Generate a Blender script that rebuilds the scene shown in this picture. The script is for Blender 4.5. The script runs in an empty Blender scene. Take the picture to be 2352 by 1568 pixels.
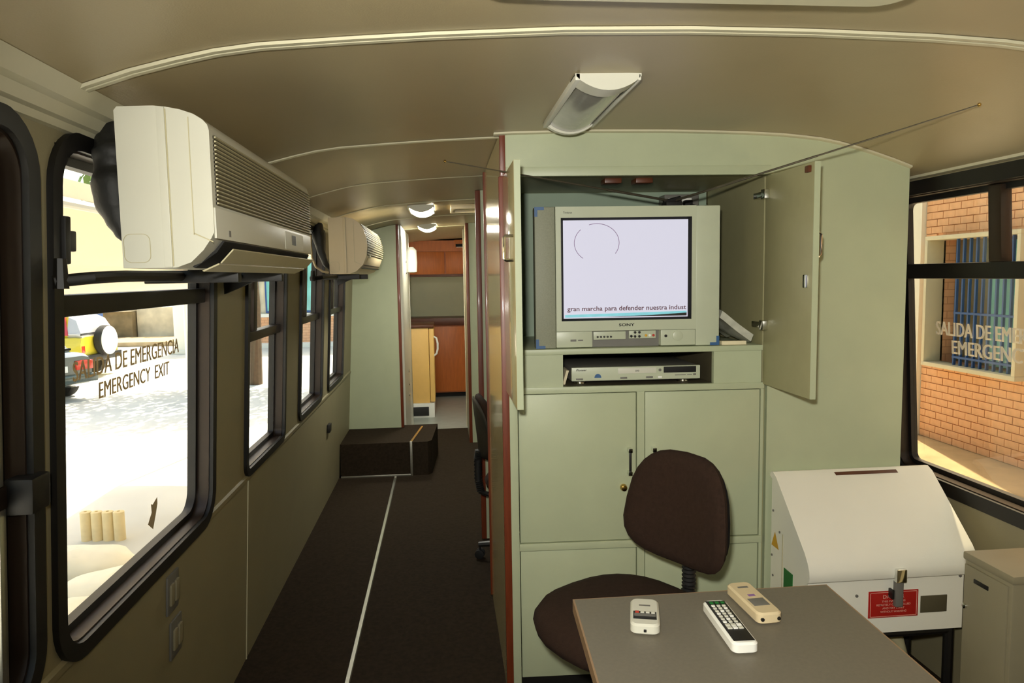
import bpy, bmesh, math, random
from mathutils import Vector, Matrix
random.seed(7)
SC = bpy.context.scene
COL = SC.collection

# ------------------------------------------------------------------ camera, sky, sun, flash, exposure
cam_d = bpy.data.cameras.new('camera'); cam = bpy.data.objects.new('camera', cam_d); COL.objects.link(cam)
cam_d.sensor_width = 36.0; cam_d.lens = 36.0 * 1650 / 2352; cam_d.clip_start = 0.02; cam_d.clip_end = 300
EYE = Vector((0.807, 0.0, 1.485))
def cam_axes(yaw, pitch, roll):
    f = Vector((math.sin(yaw) * math.cos(pitch), math.cos(yaw) * math.cos(pitch), -math.sin(pitch)))
    r = Vector((math.cos(yaw), -math.sin(yaw), 0)); d = f.cross(r)
    c, s = math.cos(roll), math.sin(roll)
    return c * r + s * d, -s * r + c * d, f
_r, _d, _f = cam_axes(0.0946, 0.0909, 0.016)
cam.matrix_world = Matrix(((_r.x, -_d.x, -_f.x, EYE.x), (_r.y, -_d.y, -_f.y, EYE.y), (_r.z, -_d.z, -_f.z, EYE.z), (0, 0, 0, 1)))
SC.camera = cam

world = bpy.data.worlds.new('sky'); SC.world = world; world.use_nodes = True
wn = world.node_tree.nodes; wl = world.node_tree.links
bg = wn['Background']
sky = wn.new('ShaderNodeTexSky'); sky.sky_type = 'NISHITA'; sky.sun_disc = False
sky.sun_elevation = math.radians(58); sky.sun_rotation = math.radians(14); sky.dust_density = 3.0
haze = wn.new('ShaderNodeMix'); haze.data_type = 'RGBA'; haze.blend_type = 'MULTIPLY'; haze.inputs['Factor'].default_value = 1.0; haze.inputs['B'].default_value = (1.0, 0.92, 0.76, 1)
wl.new(sky.outputs['Color'], haze.inputs['A']); wl.new(haze.outputs['Result'], bg.inputs['Color']); bg.inputs['Strength'].default_value = 0.60

sun_d = bpy.data.lights.new('sun', 'SUN'); sun = bpy.data.objects.new('sun', sun_d); COL.objects.link(sun)
sun_d.energy = 13.0; sun_d.angle = math.radians(0.6); sun_d.color = (1.0, 0.93, 0.80)
sun.rotation_euler = Vector((-0.14, -0.54, -0.83)).to_track_quat('-Z', 'Y').to_euler(); sun.location = (10, 20, 30)

# the photographer's flash, a hand's width above the lens
fl_d = bpy.data.lights.new('camera_flash', 'SPOT'); fl = bpy.data.objects.new('camera_flash', fl_d); COL.objects.link(fl)
fl_d.energy = 146.0; fl_d.shadow_soft_size = 0.03; fl_d.color = (1.0, 0.965, 0.86)
fl_d.spot_size = math.radians(112); fl_d.spot_blend = 1.0
fl.location = (0.75, -0.02, 1.605); fl.rotation_euler = Vector((0.36, 1, -0.08)).to_track_quat('-Z', 'Y').to_euler()

SC.view_settings.view_transform = 'Standard'; SC.view_settings.look = 'None'
SC.view_settings.gamma = 1.0; SC.view_settings.use_curve_mapping = False
SC.view_settings.exposure = 0.0

# ------------------------------------------------------------------ materials
def lin(c):
    o = []
    for v in c:
        v /= 255.0
        o.append(v / 12.92 if v <= 0.04045 else ((v + 0.055) / 1.055) ** 2.4)
    return o
MATS = {}
def mat(name, rgb, rough=0.5, metal=0.0, var=0.06, scale=18.0, bump=0.0, bscale=120.0, spec=0.5, emit=0.0, coat=0.0, stretch=None):
    m = bpy.data.materials.new(name); m.use_nodes = True; MATS[name] = m
    nt = m.node_tree; n = nt.nodes; l = nt.links; b = n['Principled BSDF']
    c = lin(rgb)
    tc = n.new('ShaderNodeTexCoord'); nz = n.new('ShaderNodeTexNoise'); nz.inputs['Scale'].default_value = scale
    nz.inputs['Detail'].default_value = 4
    src = tc.outputs['Object']
    if stretch:
        mp = n.new('ShaderNodeMapping'); mp.inputs['Scale'].default_value = stretch
        l.new(src, mp.inputs['Vector']); src = mp.outputs['Vector']
    l.new(src, nz.inputs['Vector'])
    mx = n.new('ShaderNodeMix'); mx.data_type = 'RGBA'
    mx.inputs['A'].default_value = [max(0, v * (1 - var * 1.6)) for v in c] + [1]
    mx.inputs['B'].default_value = [min(1, v * (1 + var * 1.6)) for v in c] + [1]
    l.new(nz.outputs['Fac'], mx.inputs['Factor']); l.new(mx.outputs['Result'], b.inputs['Base Color'])
    b.inputs['Roughness'].default_value = rough; b.inputs['Metallic'].default_value = metal
    b.inputs['Specular IOR Level'].default_value = spec
    if coat: b.inputs['Coat Weight'].default_value = coat; b.inputs['Coat Roughness'].default_value = 0.08
    if emit:
        b.inputs['Emission Color'].default_value = c + [1]; b.inputs['Emission Strength'].default_value = emit
    if bump:
        bn = n.new('ShaderNodeTexNoise'); bn.inputs['Scale'].default_value = bscale; l.new(src, bn.inputs['Vector'])
        bp = n.new('ShaderNodeBump'); bp.inputs['Strength'].default_value = bump; bp.inputs['Distance'].default_value = 0.003
        l.new(bn.outputs['Fac'], bp.inputs['Height']); l.new(bp.outputs['Normal'], b.inputs['Normal'])
    return m
def glass_mat(name, tint, refl=0.06, rough=0.0):
    m = bpy.data.materials.new(name); m.use_nodes = True; MATS[name] = m
    nt = m.node_tree; n = nt.nodes; l = nt.links; n.remove(n['Principled BSDF'])
    out = n['Material Output']
    tr = n.new('ShaderNodeBsdfTransparent'); tr.inputs['Color'].default_value = lin(tint) + [1]
    gl = n.new('ShaderNodeBsdfGlossy'); gl.inputs['Roughness'].default_value = rough
    gl.inputs['Color'].default_value = (1, 1, 1, 1)
    mx = n.new('ShaderNodeMixShader'); mx.inputs[0].default_value = refl
    l.new(tr.outputs[0], mx.inputs[1]); l.new(gl.outputs[0], mx.inputs[2]); l.new(mx.outputs[0], out.inputs['Surface'])
    return m
def cloth_translucent(name, rgb):
    m = mat(name, rgb, 0.9, var=0.05, scale=6)
    n = m.node_tree.nodes; l = m.node_tree.links; b = n['Principled BSDF']
    t = n.new('ShaderNodeBsdfTranslucent'); t.inputs['Color'].default_value = lin(rgb) + [1]
    mx = n.new('ShaderNodeMixShader'); mx.inputs[0].default_value = 0.45
    l.new(b.outputs[0], mx.inputs[1]); l.new(t.outputs[0], mx.inputs[2]); l.new(mx.outputs[0], n['Material Output'].inputs['Surface'])
    return m
def brick_mat(name, c1, c2, mortar, bw, bh):
    m = bpy.data.materials.new(name); m.use_nodes = True; MATS[name] = m
    n = m.node_tree.nodes; l = m.node_tree.links; b = n['Principled BSDF']; b.inputs['Roughness'].default_value = 0.9
    tc = n.new('ShaderNodeTexCoord'); sx = n.new('ShaderNodeSeparateXYZ'); cx = n.new('ShaderNodeCombineXYZ')
    ad = n.new('ShaderNodeMath'); ad.operation = 'ADD'
    l.new(tc.outputs['Object'], sx.inputs[0]); l.new(sx.outputs['X'], ad.inputs[0]); l.new(sx.outputs['Y'], ad.inputs[1])
    l.new(ad.outputs[0], cx.inputs['X']); l.new(sx.outputs['Z'], cx.inputs['Y'])
    br = n.new('ShaderNodeTexBrick'); l.new(cx.outputs[0], br.inputs['Vector'])
    br.inputs['Scale'].default_value = 1.0; br.inputs['Brick Width'].default_value = bw; br.inputs['Row Height'].default_value = bh
    br.inputs['Mortar Size'].default_value = 0.006
    br.inputs['Color1'].default_value = lin(c1) + [1]; br.inputs['Color2'].default_value = lin(c2) + [1]; br.inputs['Mortar'].default_value = lin(mortar) + [1]
    l.new(br.outputs['Color'], b.inputs['Base Color'])
    return m

M_ceil = mat('ceiling_laminate', (168, 154, 120), 0.38, var=0.04, scale=5, bump=0.08, bscale=300)
M_wall = mat('wall_laminate', (144, 136, 106), 0.5, var=0.04, scale=6, bump=0.1, bscale=300)
M_trim = mat('cream_trim', (204, 199, 170), 0.4, var=0.03)
M_green = mat('pale_green_laminate', (181, 189, 157), 0.42, var=0.04, scale=9, bump=0.05, bscale=400)
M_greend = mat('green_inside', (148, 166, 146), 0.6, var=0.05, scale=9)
M_oliv = mat('olive_inner_face', (158, 154, 116), 0.45, var=0.05)
M_niche = mat('dark_olive_niche_shade', (84, 78, 58), 0.6, var=0.08)  # niche shadow is put into this colour; plain dark olive elsewhere
M_rod = mat('telescopic_steel', (120, 114, 100), 0.35, metal=0.8, var=0.05)
M_beige = mat('glossy_beige_laminate', (205, 190, 140), 0.16, var=0.04, scale=4, coat=0.4)
M_red = mat('red_wood_edge', (112, 50, 25), 0.4, var=0.25, scale=20, stretch=(6, 6, 0.6), coat=0.1)
M_rubber = mat('black_rubber', (15, 13, 11), 0.5, var=0.15, scale=30)
M_bronze = mat('dark_bronze_frame', (48, 36, 26), 0.38, var=0.15, scale=20, metal=0.3)
M_carpet = mat('brown_carpet', (48, 39, 29), 0.95, var=0.3, scale=60, bump=0.8, bscale=500, spec=0.1)
M_vinyl = mat('grey_vinyl', (150, 158, 150), 0.35, var=0.12, scale=14)
M_alu = mat('brushed_aluminium', (205, 203, 190), 0.32, metal=0.9, var=0.08, scale=30, stretch=(1, 8, 8))
M_chrome = mat('chrome', (225, 225, 220), 0.12, metal=1.0, var=0.03)
M_plast = mat('cream_plastic', (210, 209, 194), 0.38, var=0.03, scale=5)
M_plast2 = mat('aged_cream_plastic', (214, 196, 158), 0.4, var=0.04, scale=5)
M_slat = mat('grille_plastic', (190, 182, 146), 0.45, var=0.04)
M_dark = mat('dark_plastic', (26, 24, 22), 0.45, var=0.2)
M_black = mat('matt_black', (12, 11, 10), 0.7, var=0.2)
M_fabric = mat('dark_brown_fabric', (50, 35, 27), 0.9, var=0.25, scale=90, bump=0.6, bscale=600, spec=0.2)
M_tape = mat('black_foam_wrap', (24, 24, 22), 0.6, var=0.3, scale=25, bump=0.6, bscale=60)
M_table = mat('grey_laminate', (114, 108, 94), 0.5, var=0.08, scale=120, bump=0.05, bscale=500)
M_tedge = mat('tan_edge_band', (150, 122, 92), 0.5, var=0.1)
M_gen = mat('white_powder_coat', (244, 242, 228), 0.42, var=0.02, scale=8, bump=0.06, bscale=500)
M_sign = mat('red_sign', (176, 32, 26), 0.45, var=0.05)
M_signt = mat('pale_pink_print', (238, 176, 160), 0.5, var=0.02)
M_grey = mat('grey_metal', (142, 134, 108), 0.45, var=0.05, scale=12, bump=0.05, bscale=400)
M_greym = mat('mid_grey_plastic', (112, 110, 104), 0.45, var=0.06)
M_tv = mat('silver_plastic', (190, 196, 172), 0.36, var=0.03, scale=14)
M_tvside = mat('darker_silver_panel', (140, 142, 122), 0.55, var=0.12, scale=220)
M_blue = mat('blue_tape', (52, 92, 140), 0.5, var=0.1)
M_screen = mat('lit_screen', (226, 224, 240), 0.2, var=0.01, emit=0.55)
for _n in M_screen.node_tree.nodes:      # dark tube face, the picture itself is its own light
    if _n.type == 'MIX': _n.inputs['A'].default_value = (.10, .10, .11, 1); _n.inputs['B'].default_value = (.11, .11, .12, 1)
    if _n.type == 'BSDF_PRINCIPLED': _n.inputs['Emission Strength'].default_value = 0.82
M_cap = mat('screen_print_maroon', (96, 44, 62), 0.6, var=0.05)
M_line = mat('screen_line_violet', (140, 104, 158), 0.6, var=0.05)
M_faint = mat('screen_line_faint', (206, 200, 220), 0.6, var=0.02, emit=0.5)
M_cyan = mat('screen_cyan_strip', (120, 190, 204), 0.4, var=0.2, scale=30, emit=0.55)
M_ink = mat('dark_print', (38, 36, 34), 0.6, var=0.05)
M_inkg = mat('green_label', (24, 112, 44), 0.5, var=0.05)
M_inkr = mat('red_print', (190, 60, 40), 0.5, var=0.05)
M_yell = mat('yellow_sticker', (214, 164, 40), 0.5, var=0.05)
M_gold = mat('brass', (190, 156, 84), 0.25, metal=1.0, var=0.05)
M_wood = mat('orange_wood', (192, 108, 44), 0.4, var=0.16, scale=10, stretch=(5, 5, 0.7))
M_woodd = mat('dark_wood_edge', (92, 48, 24), 0.4, var=0.2, scale=14)
M_cream = mat('warm_cream_door', (246, 200, 116), 0.4, var=0.03)
M_white = mat('white_plastic', (240, 240, 232), 0.4, var=0.02)
M_lamp = mat('lit_diffuser', (255, 252, 236), 0.5, var=0.0, emit=85.0)
M_diff = mat('smoky_diffuser', (150, 148, 142), 0.16, var=0.12, scale=26, coat=0.5)
M_bag = mat('clear_plastic_wrap', (190, 190, 176), 0.18, var=0.2, scale=40, coat=0.4)
M_paper = mat('paper', (226, 214, 180), 0.8, var=0.06)
M_yellow = mat('yellow_paper', (206, 168, 70), 0.8, var=0.1)
M_asph = mat('sunlit_concrete', (206, 204, 196), 0.95, var=0.12, scale=1.2)
M_stone = mat('stone_wall', (134, 118, 88), 0.95, var=0.45, scale=3.0, bump=0.6, bscale=8)
M_plaster = mat('pale_plaster', (214, 204, 178), 0.9, var=0.30, scale=2.6)
M_colw = mat('white_painted_column', (236, 234, 224), 0.8, var=0.03, scale=2)
M_leaf = mat('leaf_green', (98, 128, 52), 0.7, var=0.4, scale=3)
M_bark = mat('bark', (92, 74, 54), 0.9, var=0.3, scale=12)
M_carg = mat('dark_green_car_paint', (34, 58, 56), 0.2, var=0.05, coat=0.8)
M_suvy = mat('yellow_car_paint', (228, 206, 62), 0.25, var=0.03, coat=0.6)
M_suvs = mat('silver_car_paint', (206, 204, 206), 0.25, var=0.03, coat=0.6)
M_suvr = mat('red_stripe_paint', (206, 66, 74), 0.3, var=0.05)
M_cglass = mat('car_glass', (44, 52, 54), 0.08, var=0.1, coat=0.5)
M_tail = mat('tail_light', (214, 52, 24), 0.2, var=0.2, scale=30, coat=0.5)
M_tyre = mat('tyre', (34, 32, 30), 0.8, var=0.1)
M_sack = mat('white_woven_sack', (240, 234, 216), 0.85, var=0.06, scale=10, bump=1.0, bscale=9)
M_roll = mat('kraft_paper', (230, 210, 164), 0.8, var=0.12, scale=14)
M_canvas = cloth_translucent('beige_canvas', (234, 224, 204))
M_brick = mat('orange_brick', (226, 176, 136), 0.9, var=0.18, scale=9, bump=0.4, bscale=70)
M_brick2 = mat('tan_brick', (214, 146, 98), 0.9, var=0.18, scale=9, bump=0.4, bscale=70)
M_mortar = brick_mat('brick_courses', (222, 170, 130), (230, 182, 144), (186, 138, 106), 0.205, 0.09)
M_bluew = mat('blue_painted_steel', (38, 78, 140), 0.45, var=0.08)
M_winf = mat('aluminium_window_frame', (206, 200, 176), 0.5, var=0.04)
M_wing = mat('pale_window_glass', (120, 190, 186), 0.12, var=0.3, scale=2.5, coat=0.4)
M_wingd = mat('dim_window_glass', (96, 88, 66), 0.12, var=0.3, scale=2.0, coat=0.4)
M_walk = mat('sidewalk_stone', (176, 156, 122), 0.95, var=0.25, scale=4)
M_glass = glass_mat('window_glass', (252, 252, 248), 0.05)
M_glasst = glass_mat('tinted_window_glass', (232, 226, 210), 0.08)
M_decal = mat('frosted_letter_film', (226, 220, 204), 0.6, var=0.02)
M_decald = mat('brown_letter_film', (188, 170, 134), 0.7, var=0.02)

# ------------------------------------------------------------------ mesh helpers
class MB:
    """Collects boxes, prisms, tubes and lathes; build() links them as one mesh object."""
    def __init__(s, fn=None): s.v = []; s.f = []; s.fn = fn
    def raw(s, vs, fs):
        o = len(s.v); s.v += [s.fn(*p) if s.fn else tuple(p) for p in vs]; s.f += [tuple(i + o for i in q) for q in fs]; return s
    def box(s, x0, x1, y0, y1, z0, z1, bev=0.0, seg=2):
        vs = [(x, y, z) for z in (z0, z1) for y in (y0, y1) for x in (x0, x1)]
        fs = [(0, 2, 3, 1), (4, 5, 7, 6), (0, 1, 5, 4), (2, 6, 7, 3), (0, 4, 6, 2), (1, 3, 7, 5)]
        if not bev: return s.raw(vs, fs)
        bm = bmesh.new(); bv = [bm.verts.new(p) for p in vs]
        for q in fs: bm.faces.new([bv[i] for i in q])
        bmesh.ops.bevel(bm, geom=bm.edges[:], offset=bev, segments=seg, profile=0.6, affect='EDGES')
        bm.verts.index_update()
        s.raw([tuple(p.co) for p in bm.verts], [tuple(p.index for p in q.verts) for q in bm.faces]); bm.free(); return s
    def extr(s, pts, t0, t1, axis='y', caps=True):
        """pts 2D polygon extruded along axis: x->(t,u,v) y->(u,t,v) z->(u,v,t)"""
        def P(u, v, t): return (t, u, v) if axis == 'x' else ((u, t, v) if axis == 'y' else (u, v, t))
        n = len(pts); vs = [P(u, v, t0) for u, v in pts] + [P(u, v, t1) for u, v in pts]
        fs = [(i, (i + 1) % n, n + (i + 1) % n, n + i) for i in range(n)]
        if caps: fs += [tuple(range(n - 1, -1, -1)), tuple(range(n, 2 * n))]
        return s.raw(vs, fs)
    def ring(s, outer, inner, c0, c1, axis='c'):
        """loops of equal count in (a,b); depth c0..c1"""
        n = len(outer)
        vs = [(a, b, c) for c in (c0, c1) for lp in (outer, inner) for a, b in lp]
        o0, i0, o1, i1 = 0, n, 2 * n, 3 * n; fs = []
        for k in range(n):
            j = (k + 1) % n
            fs += [(o0 + k, o0 + j, i0 + j, i0 + k), (o1 + k, i1 + k, i1 + j, o1 + j), (o0 + k, o1 + k, o1 + j, o0 + j), (i0 + k, i0 + j, i1 + j, i1 + k)]
        return s.raw(vs, fs)
    def tube(s, path, r, n=10, cap=True):
        P = [Vector(p) for p in path]; rs = r if isinstance(r, (list, tuple)) else [r] * len(P)
        vs = []; fs = []; prev = None
        for i, p in enumerate(P):
            t = (P[min(i + 1, len(P) - 1)] - P[max(i - 1, 0)]).normalized()
            if prev is None:
                a = Vector((0, 0, 1)) if abs(t.z) < 0.9 else Vector((1, 0, 0)); u = t.cross(a).normalized()
            else:
                u = (prev - t * prev.dot(t)).normalized()
            prev = u; w = t.cross(u)
            for k in range(n):
                an = 2 * math.pi * k / n; vs.append(tuple(p + (u * math.cos(an) + w * math.sin(an)) * rs[i]))
        for i in range(len(P) - 1):
            for k in range(n):
                j = (k + 1) % n; fs.append((i * n + k, i * n + j, (i + 1) * n + j, (i + 1) * n + k))
        if cap: fs += [tuple(range(n - 1, -1, -1)), tuple(range((len(P) - 1) * n, len(P) * n))]
        return s.raw(vs, fs)
    def lathe(s, prof, origin=(0, 0, 0), axis=(0, 0, 1), n=20):
        """prof list of (r,h)"""
        A = Vector(axis).normalized(); a = Vector((0, 0, 1)) if abs(A.z) < 0.9 else Vector((1, 0, 0))
        U = A.cross(a).normalized(); W = A.cross(U); O = Vector(origin); vs = []; fs = []
        for r, h in prof:
            for k in range(n):
                an = 2 * math.pi * k / n; vs.append(tuple(O + A * h + (U * math.cos(an) + W * math.sin(an)) * max(r, 1e-4)))
        m = len(prof)
        for i in range(m - 1):
            for k in range(n):
                j = (k + 1) % n; fs.append((i * n + k, i * n + j, (i + 1) * n + j, (i + 1) * n + k))
        fs += [tuple(range(n - 1, -1, -1)), tuple(range((m - 1) * n, m * n))]
        return s.raw(vs, fs)
    def build(s, name, material, parent=None, smooth=True, angle=35):
        me = bpy.data.meshes.new(name)
        M = ROOTS.get(parent.name) if parent is not None else None
        if M is None and parent is not None: M = ROOTS.get(root_of(parent).name)
        vs = [Vector(p) for p in s.v]
        off = Vector((0, 0, 0))
        if parent is None:
            lo = [min(p[i] for p in vs) for i in range(3)]; hi = [max(p[i] for p in vs) for i in range(3)]
            off = Vector(((lo[0] + hi[0]) / 2, (lo[1] + hi[1]) / 2, lo[2])); vs = [p - off for p in vs]
        elif M is not None:
            Mi = M.inverted(); vs = [Mi @ p for p in vs]
        me.from_pydata(vs, [], s.f); me.update()
        bm = bmesh.new(); bm.from_mesh(me); bmesh.ops.recalc_face_normals(bm, faces=bm.faces[:]); bm.to_mesh(me); bm.free()
        if smooth: me.shade_smooth(); me.set_sharp_from_angle(angle=math.radians(angle))
        me.materials.append(material)
        o = bpy.data.objects.new(name, me); COL.objects.link(o); o.location = off
        if parent is not None: o.parent = parent
        else: ROOTS[o.name] = Matrix.Translation(off)
        return o
ROOTS = {}
def root_of(o):
    while o.parent is not None: o = o.parent
    return o
def tag(o, label=None, cat=None, group=None, kind=None):
    if label: o['label'] = label
    if cat: o['category'] = cat
    if group: o['group'] = group
    if kind: o['kind'] = kind
    return o
def thing(name, label, cat, loc=(0, 0, 0), rz=0.0, group=None, kind=None, local=False):
    """An Empty at the thing's base. Parts are modelled in world space unless local=True."""
    o = bpy.data.objects.new(name, None); o.empty_display_size = 0.05; COL.objects.link(o)
    o.location = loc; o.rotation_euler = (0, 0, rz)
    ROOTS[o.name] = Matrix.Identity(4) if local else Matrix.Translation(loc) @ Matrix.Rotation(rz, 4, 'Z')
    return tag(o, label, cat, group, kind)
def dup(o, parent=None):
    c = o.copy(); COL.objects.link(c)
    if parent is not None: c.parent = parent
    for ch in [x for x in o.children]: dup(ch, c)
    return c
def struct(o, label=None): o['kind'] = 'structure'; (label and tag(o, label)); return o
_font_cache = {}
def text_verts(body, size, bold=0.0, extr=0.0):
    cu = bpy.data.curves.new('t', 'FONT'); cu.body = body; cu.size = size; cu.offset = bold; cu.extrude = extr; cu.resolution_u = 3
    ob = bpy.data.objects.new('t', cu); COL.objects.link(ob)
    dg = bpy.context.evaluated_depsgraph_get(); me = bpy.data.meshes.new_from_object(ob.evaluated_get(dg))
    vs = [tuple(v.co) for v in me.vertices]; fs = [tuple(p.vertices) for p in me.polygons]
    bpy.data.objects.remove(ob); bpy.data.curves.remove(cu); bpy.data.meshes.remove(me)
    return vs, fs
def bold_text(mb, body, u0, v0, width, height, fn, du):
    for k in (-1, 0, 1): text(mb, body, u0 + k * du, v0, width, height, fn)
    return mb
def text(mb, body, u0, v0, width, height, fn, bold=0.0, shear=0.0):
    """letters fitted to width x height with lower-left at (u0,v0); fn maps (u,v)->3D args of mb"""
    vs, fs = text_verts(body, 1.0, bold)
    xs = [p[0] for p in vs]; ys = [p[1] for p in vs]; x0, x1, y0, y1 = min(xs), max(xs), min(ys), max(ys)
    return mb.raw([fn(u0 + (x - x0) / (x1 - x0) * width + shear * (y - y0) / (y1 - y0) * height, v0 + (y - y0) / (y1 - y0) * height) for x, y, z in vs], fs)
def rrect(a0, a1, b0, b1, r, n=7):
    out = []
    for cx, cy, s in ((a1 - r, b1 - r, 0), (a0 + r, b1 - r, 90), (a0 + r, b0 + r, 180), (a1 - r, b0 + r, 270)):
        for k in range(n + 1):
            an = math.radians(s + 90 * k / n); out.append((cx + r * math.cos(an), cy + r * math.sin(an)))
    return out
# wall-fitted coordinates: a along the bus, b height, c towards the outside
LEAN = 0.0574; WR = 2.58
def LW(a, b, c): return (LEAN * b - c, a, b)
def RW(a, b, c): return (WR - LEAN * b + c, a, b)
def CB(x, d, z): return (x, 2.4408 - 0.0378 * x + d, z)      # cabinet front: x across, d depth behind the front, z height
Y0, Y1 = -1.3, 9.3

# ------------------------------------------------------------------ shell: floor, ceiling, walls
GZ = -0.75      # street level below the bus floor
PROF = [(0.095, 1.800), (0.13, 1.824), (0.17, 1.843), (0.25, 1.870), (0.33, 1.891), (0.40, 1.907), (0.48, 1.919), (0.64, 1.932), (0.80, 1.943), (1.05, 1.956), (1.30, 1.961), (1.55, 1.960),
        (1.80, 1.954), (1.95, 1.946), (2.07, 1.934), (2.16, 1.916), (2.24, 1.894), (2.32, 1.868), (2.40, 1.838), (2.475, 1.800)]
def ceil_z(x):
    for (a, za), (b, zb) in zip(PROF, PROF[1:]):
        if a <= x <= b: return za + (zb - za) * (x - a) / (b - a)
    return PROF[0][1] if x < PROF[0][0] else PROF[-1][1]

struct(MB().box(-0.06, 2.64, Y0, 7.0, -0.06, 0.0).build('floor', M_carpet), 'dark brown carpet floor of the bus')
struct(MB().box(-0.06, 2.64, 7.0, Y1, -0.06, 0.0).build('floor', M_vinyl), 'pale grey vinyl floor in front of the kitchenette')
cl = [(x, z) for x, z in PROF]
struct(MB().extr(cl + [(x, z + 0.05) for x, z in reversed([(-0.02, 1.80)] + cl[1:-1] + [(2.60, 1.80)])], Y0, Y1, 'y').build('ceiling', M_ceil, angle=20), 'curved olive beige laminate ceiling')

def rib(y, w, h, n):
    """raised double bead that follows the ceiling arch"""
    m = MB(); prof = [(-w, -0.001), (-w * 0.85, -h), (-w * 0.2, -h), (0, -h * 0.35), (w * 0.2, -h), (w * 0.85, -h), (w, -0.001)]
    vs = []; fs = []; k = len(prof)
    P = PROF[1:-1]
    for i, (x, z) in enumerate(P):
        a = Vector(P[max(i - 1, 0)]); b = Vector(P[min(i + 1, len(P) - 1)]); t = (b - a).normalized(); nn = Vector((-t.y, t.x))
        for dy, dz in prof: vs.append((x + nn.x * dz, y + dy, z + nn.y * dz))
    for i in range(len(P) - 1):
        for j in range(k - 1): fs.append((i * k + j, i * k + j + 1, (i + 1) * k + j + 1, (i + 1) * k + j))
    m.raw(vs, fs); return struct(m.build('trim_%d' % n, M_trim), 'raised double bead moulding crossing the ceiling')
for n, (y, w, h) in enumerate([(0.36, .018, .006), (1.415, .018, .006), (2.47, .013, .005), (3.40, .011, .003), (4.40, .013, .005), (5.45, .013, .005), (6.6, .013, .005)]):
    o = rib(y, w, h, n + 1)
# coves between walls and ceiling
struct(MB().extr([(0.085, 1.765), (0.112, 1.770), (0.118, 1.782), (0.128, 1.786), (0.138, 1.806), (0.152, 1.812), (0.170, 1.842), (0.11, 1.842), (0.08, 1.80)], Y0, 5.88, 'y').build('trim_8', M_trim), 'cream cove moulding along the window wall with the air conditioners')
struct(MB().extr([(2.495, 1.800), (2.455, 1.803), (2.450, 1.822), (2.440, 1.828), (2.432, 1.846), (2.415, 1.852), (2.398, 1.872), (2.44, 1.872), (2.50, 1.81)], Y0, 3.9, 'y').build('trim_9', M_trim), 'cream cove moulding above the emergency window beside the white box')

WINL = [(0.395, 1.358, 0.715, 1.775, 0.11), (1.398, 2.363, 0.715, 1.775, 0.11), (2.732, 3.414, 0.735, 1.775, 0.06), (3.753, 4.467, 0.745, 1.775, 0.06), (4.70, 5.404, 0.75, 1.775, 0.06), (7.40, 8.80, 1.02, 1.72, 0.05)]  # last entry is an unseen opening added for kitchenette daylight
WINR = [(1.25, 2.60, 0.70, 1.795, 0.09), (7.25, 8.60, 0.03, 1.775, 0.05)]
def wall(wins, fn, y0, y1):
    m = MB(fn); i = 0.03; e = y0
    for a0, a1, b0, b1, r in wins:
        m.box(e, a0 + i, 0, 1.86, 0, 0.06); m.box(a0 + i, a1 - i, 0, b0 + i, 0, 0.06); m.box(a0 + i, a1 - i, b1 - i, 1.86, 0, 0.06); e = a1 - i
    m.box(e, y1, 0, 1.86, 0, 0.06); return m
struct(wall(WINL, LW, Y0, Y1).build('wall_left', M_wall), 'olive beige laminate side wall with a row of windows')
struct(wall(WINR, RW, Y0, Y1).build('wall_right', M_wall), 'olive beige laminate side wall beside the white box')
struct(MB().box(-0.06, 2.64, Y0 - 0.06, Y0, 0, 2.02).build('wall_back', M_wall), 'plain end wall of the bus')
struct(MB().box(-0.06, 2.64, Y1, Y1 + 0.06, 0, 2.02).build('wall_front', M_green), 'pale green end wall behind the kitchenette')
# dado bead under the windows, panel batten, aluminium floor strip
m = MB(LW); m.extr([(0.716, 0.0), (0.722, -0.006), (0.738, -0.007), (0.745, 0.0)], Y0, 5.88, 'x'); struct(m.build('trim_10', M_wall), 'low bead running under the row of windows')
struct(MB(LW).box(2.792, 2.798, 0, 0.716, -0.003, 0.0).build('trim_11', M_trim), 'thin pale joint strip on the wall under the windows')
struct(MB().extr([(0.410, 0.0), (0.413, 0.005), (0.427, 0.005), (0.430, 0.0)], Y0, 5.33, 'y').build('trim_12', M_alu), 'aluminium strip along the carpeted aisle')

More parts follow.
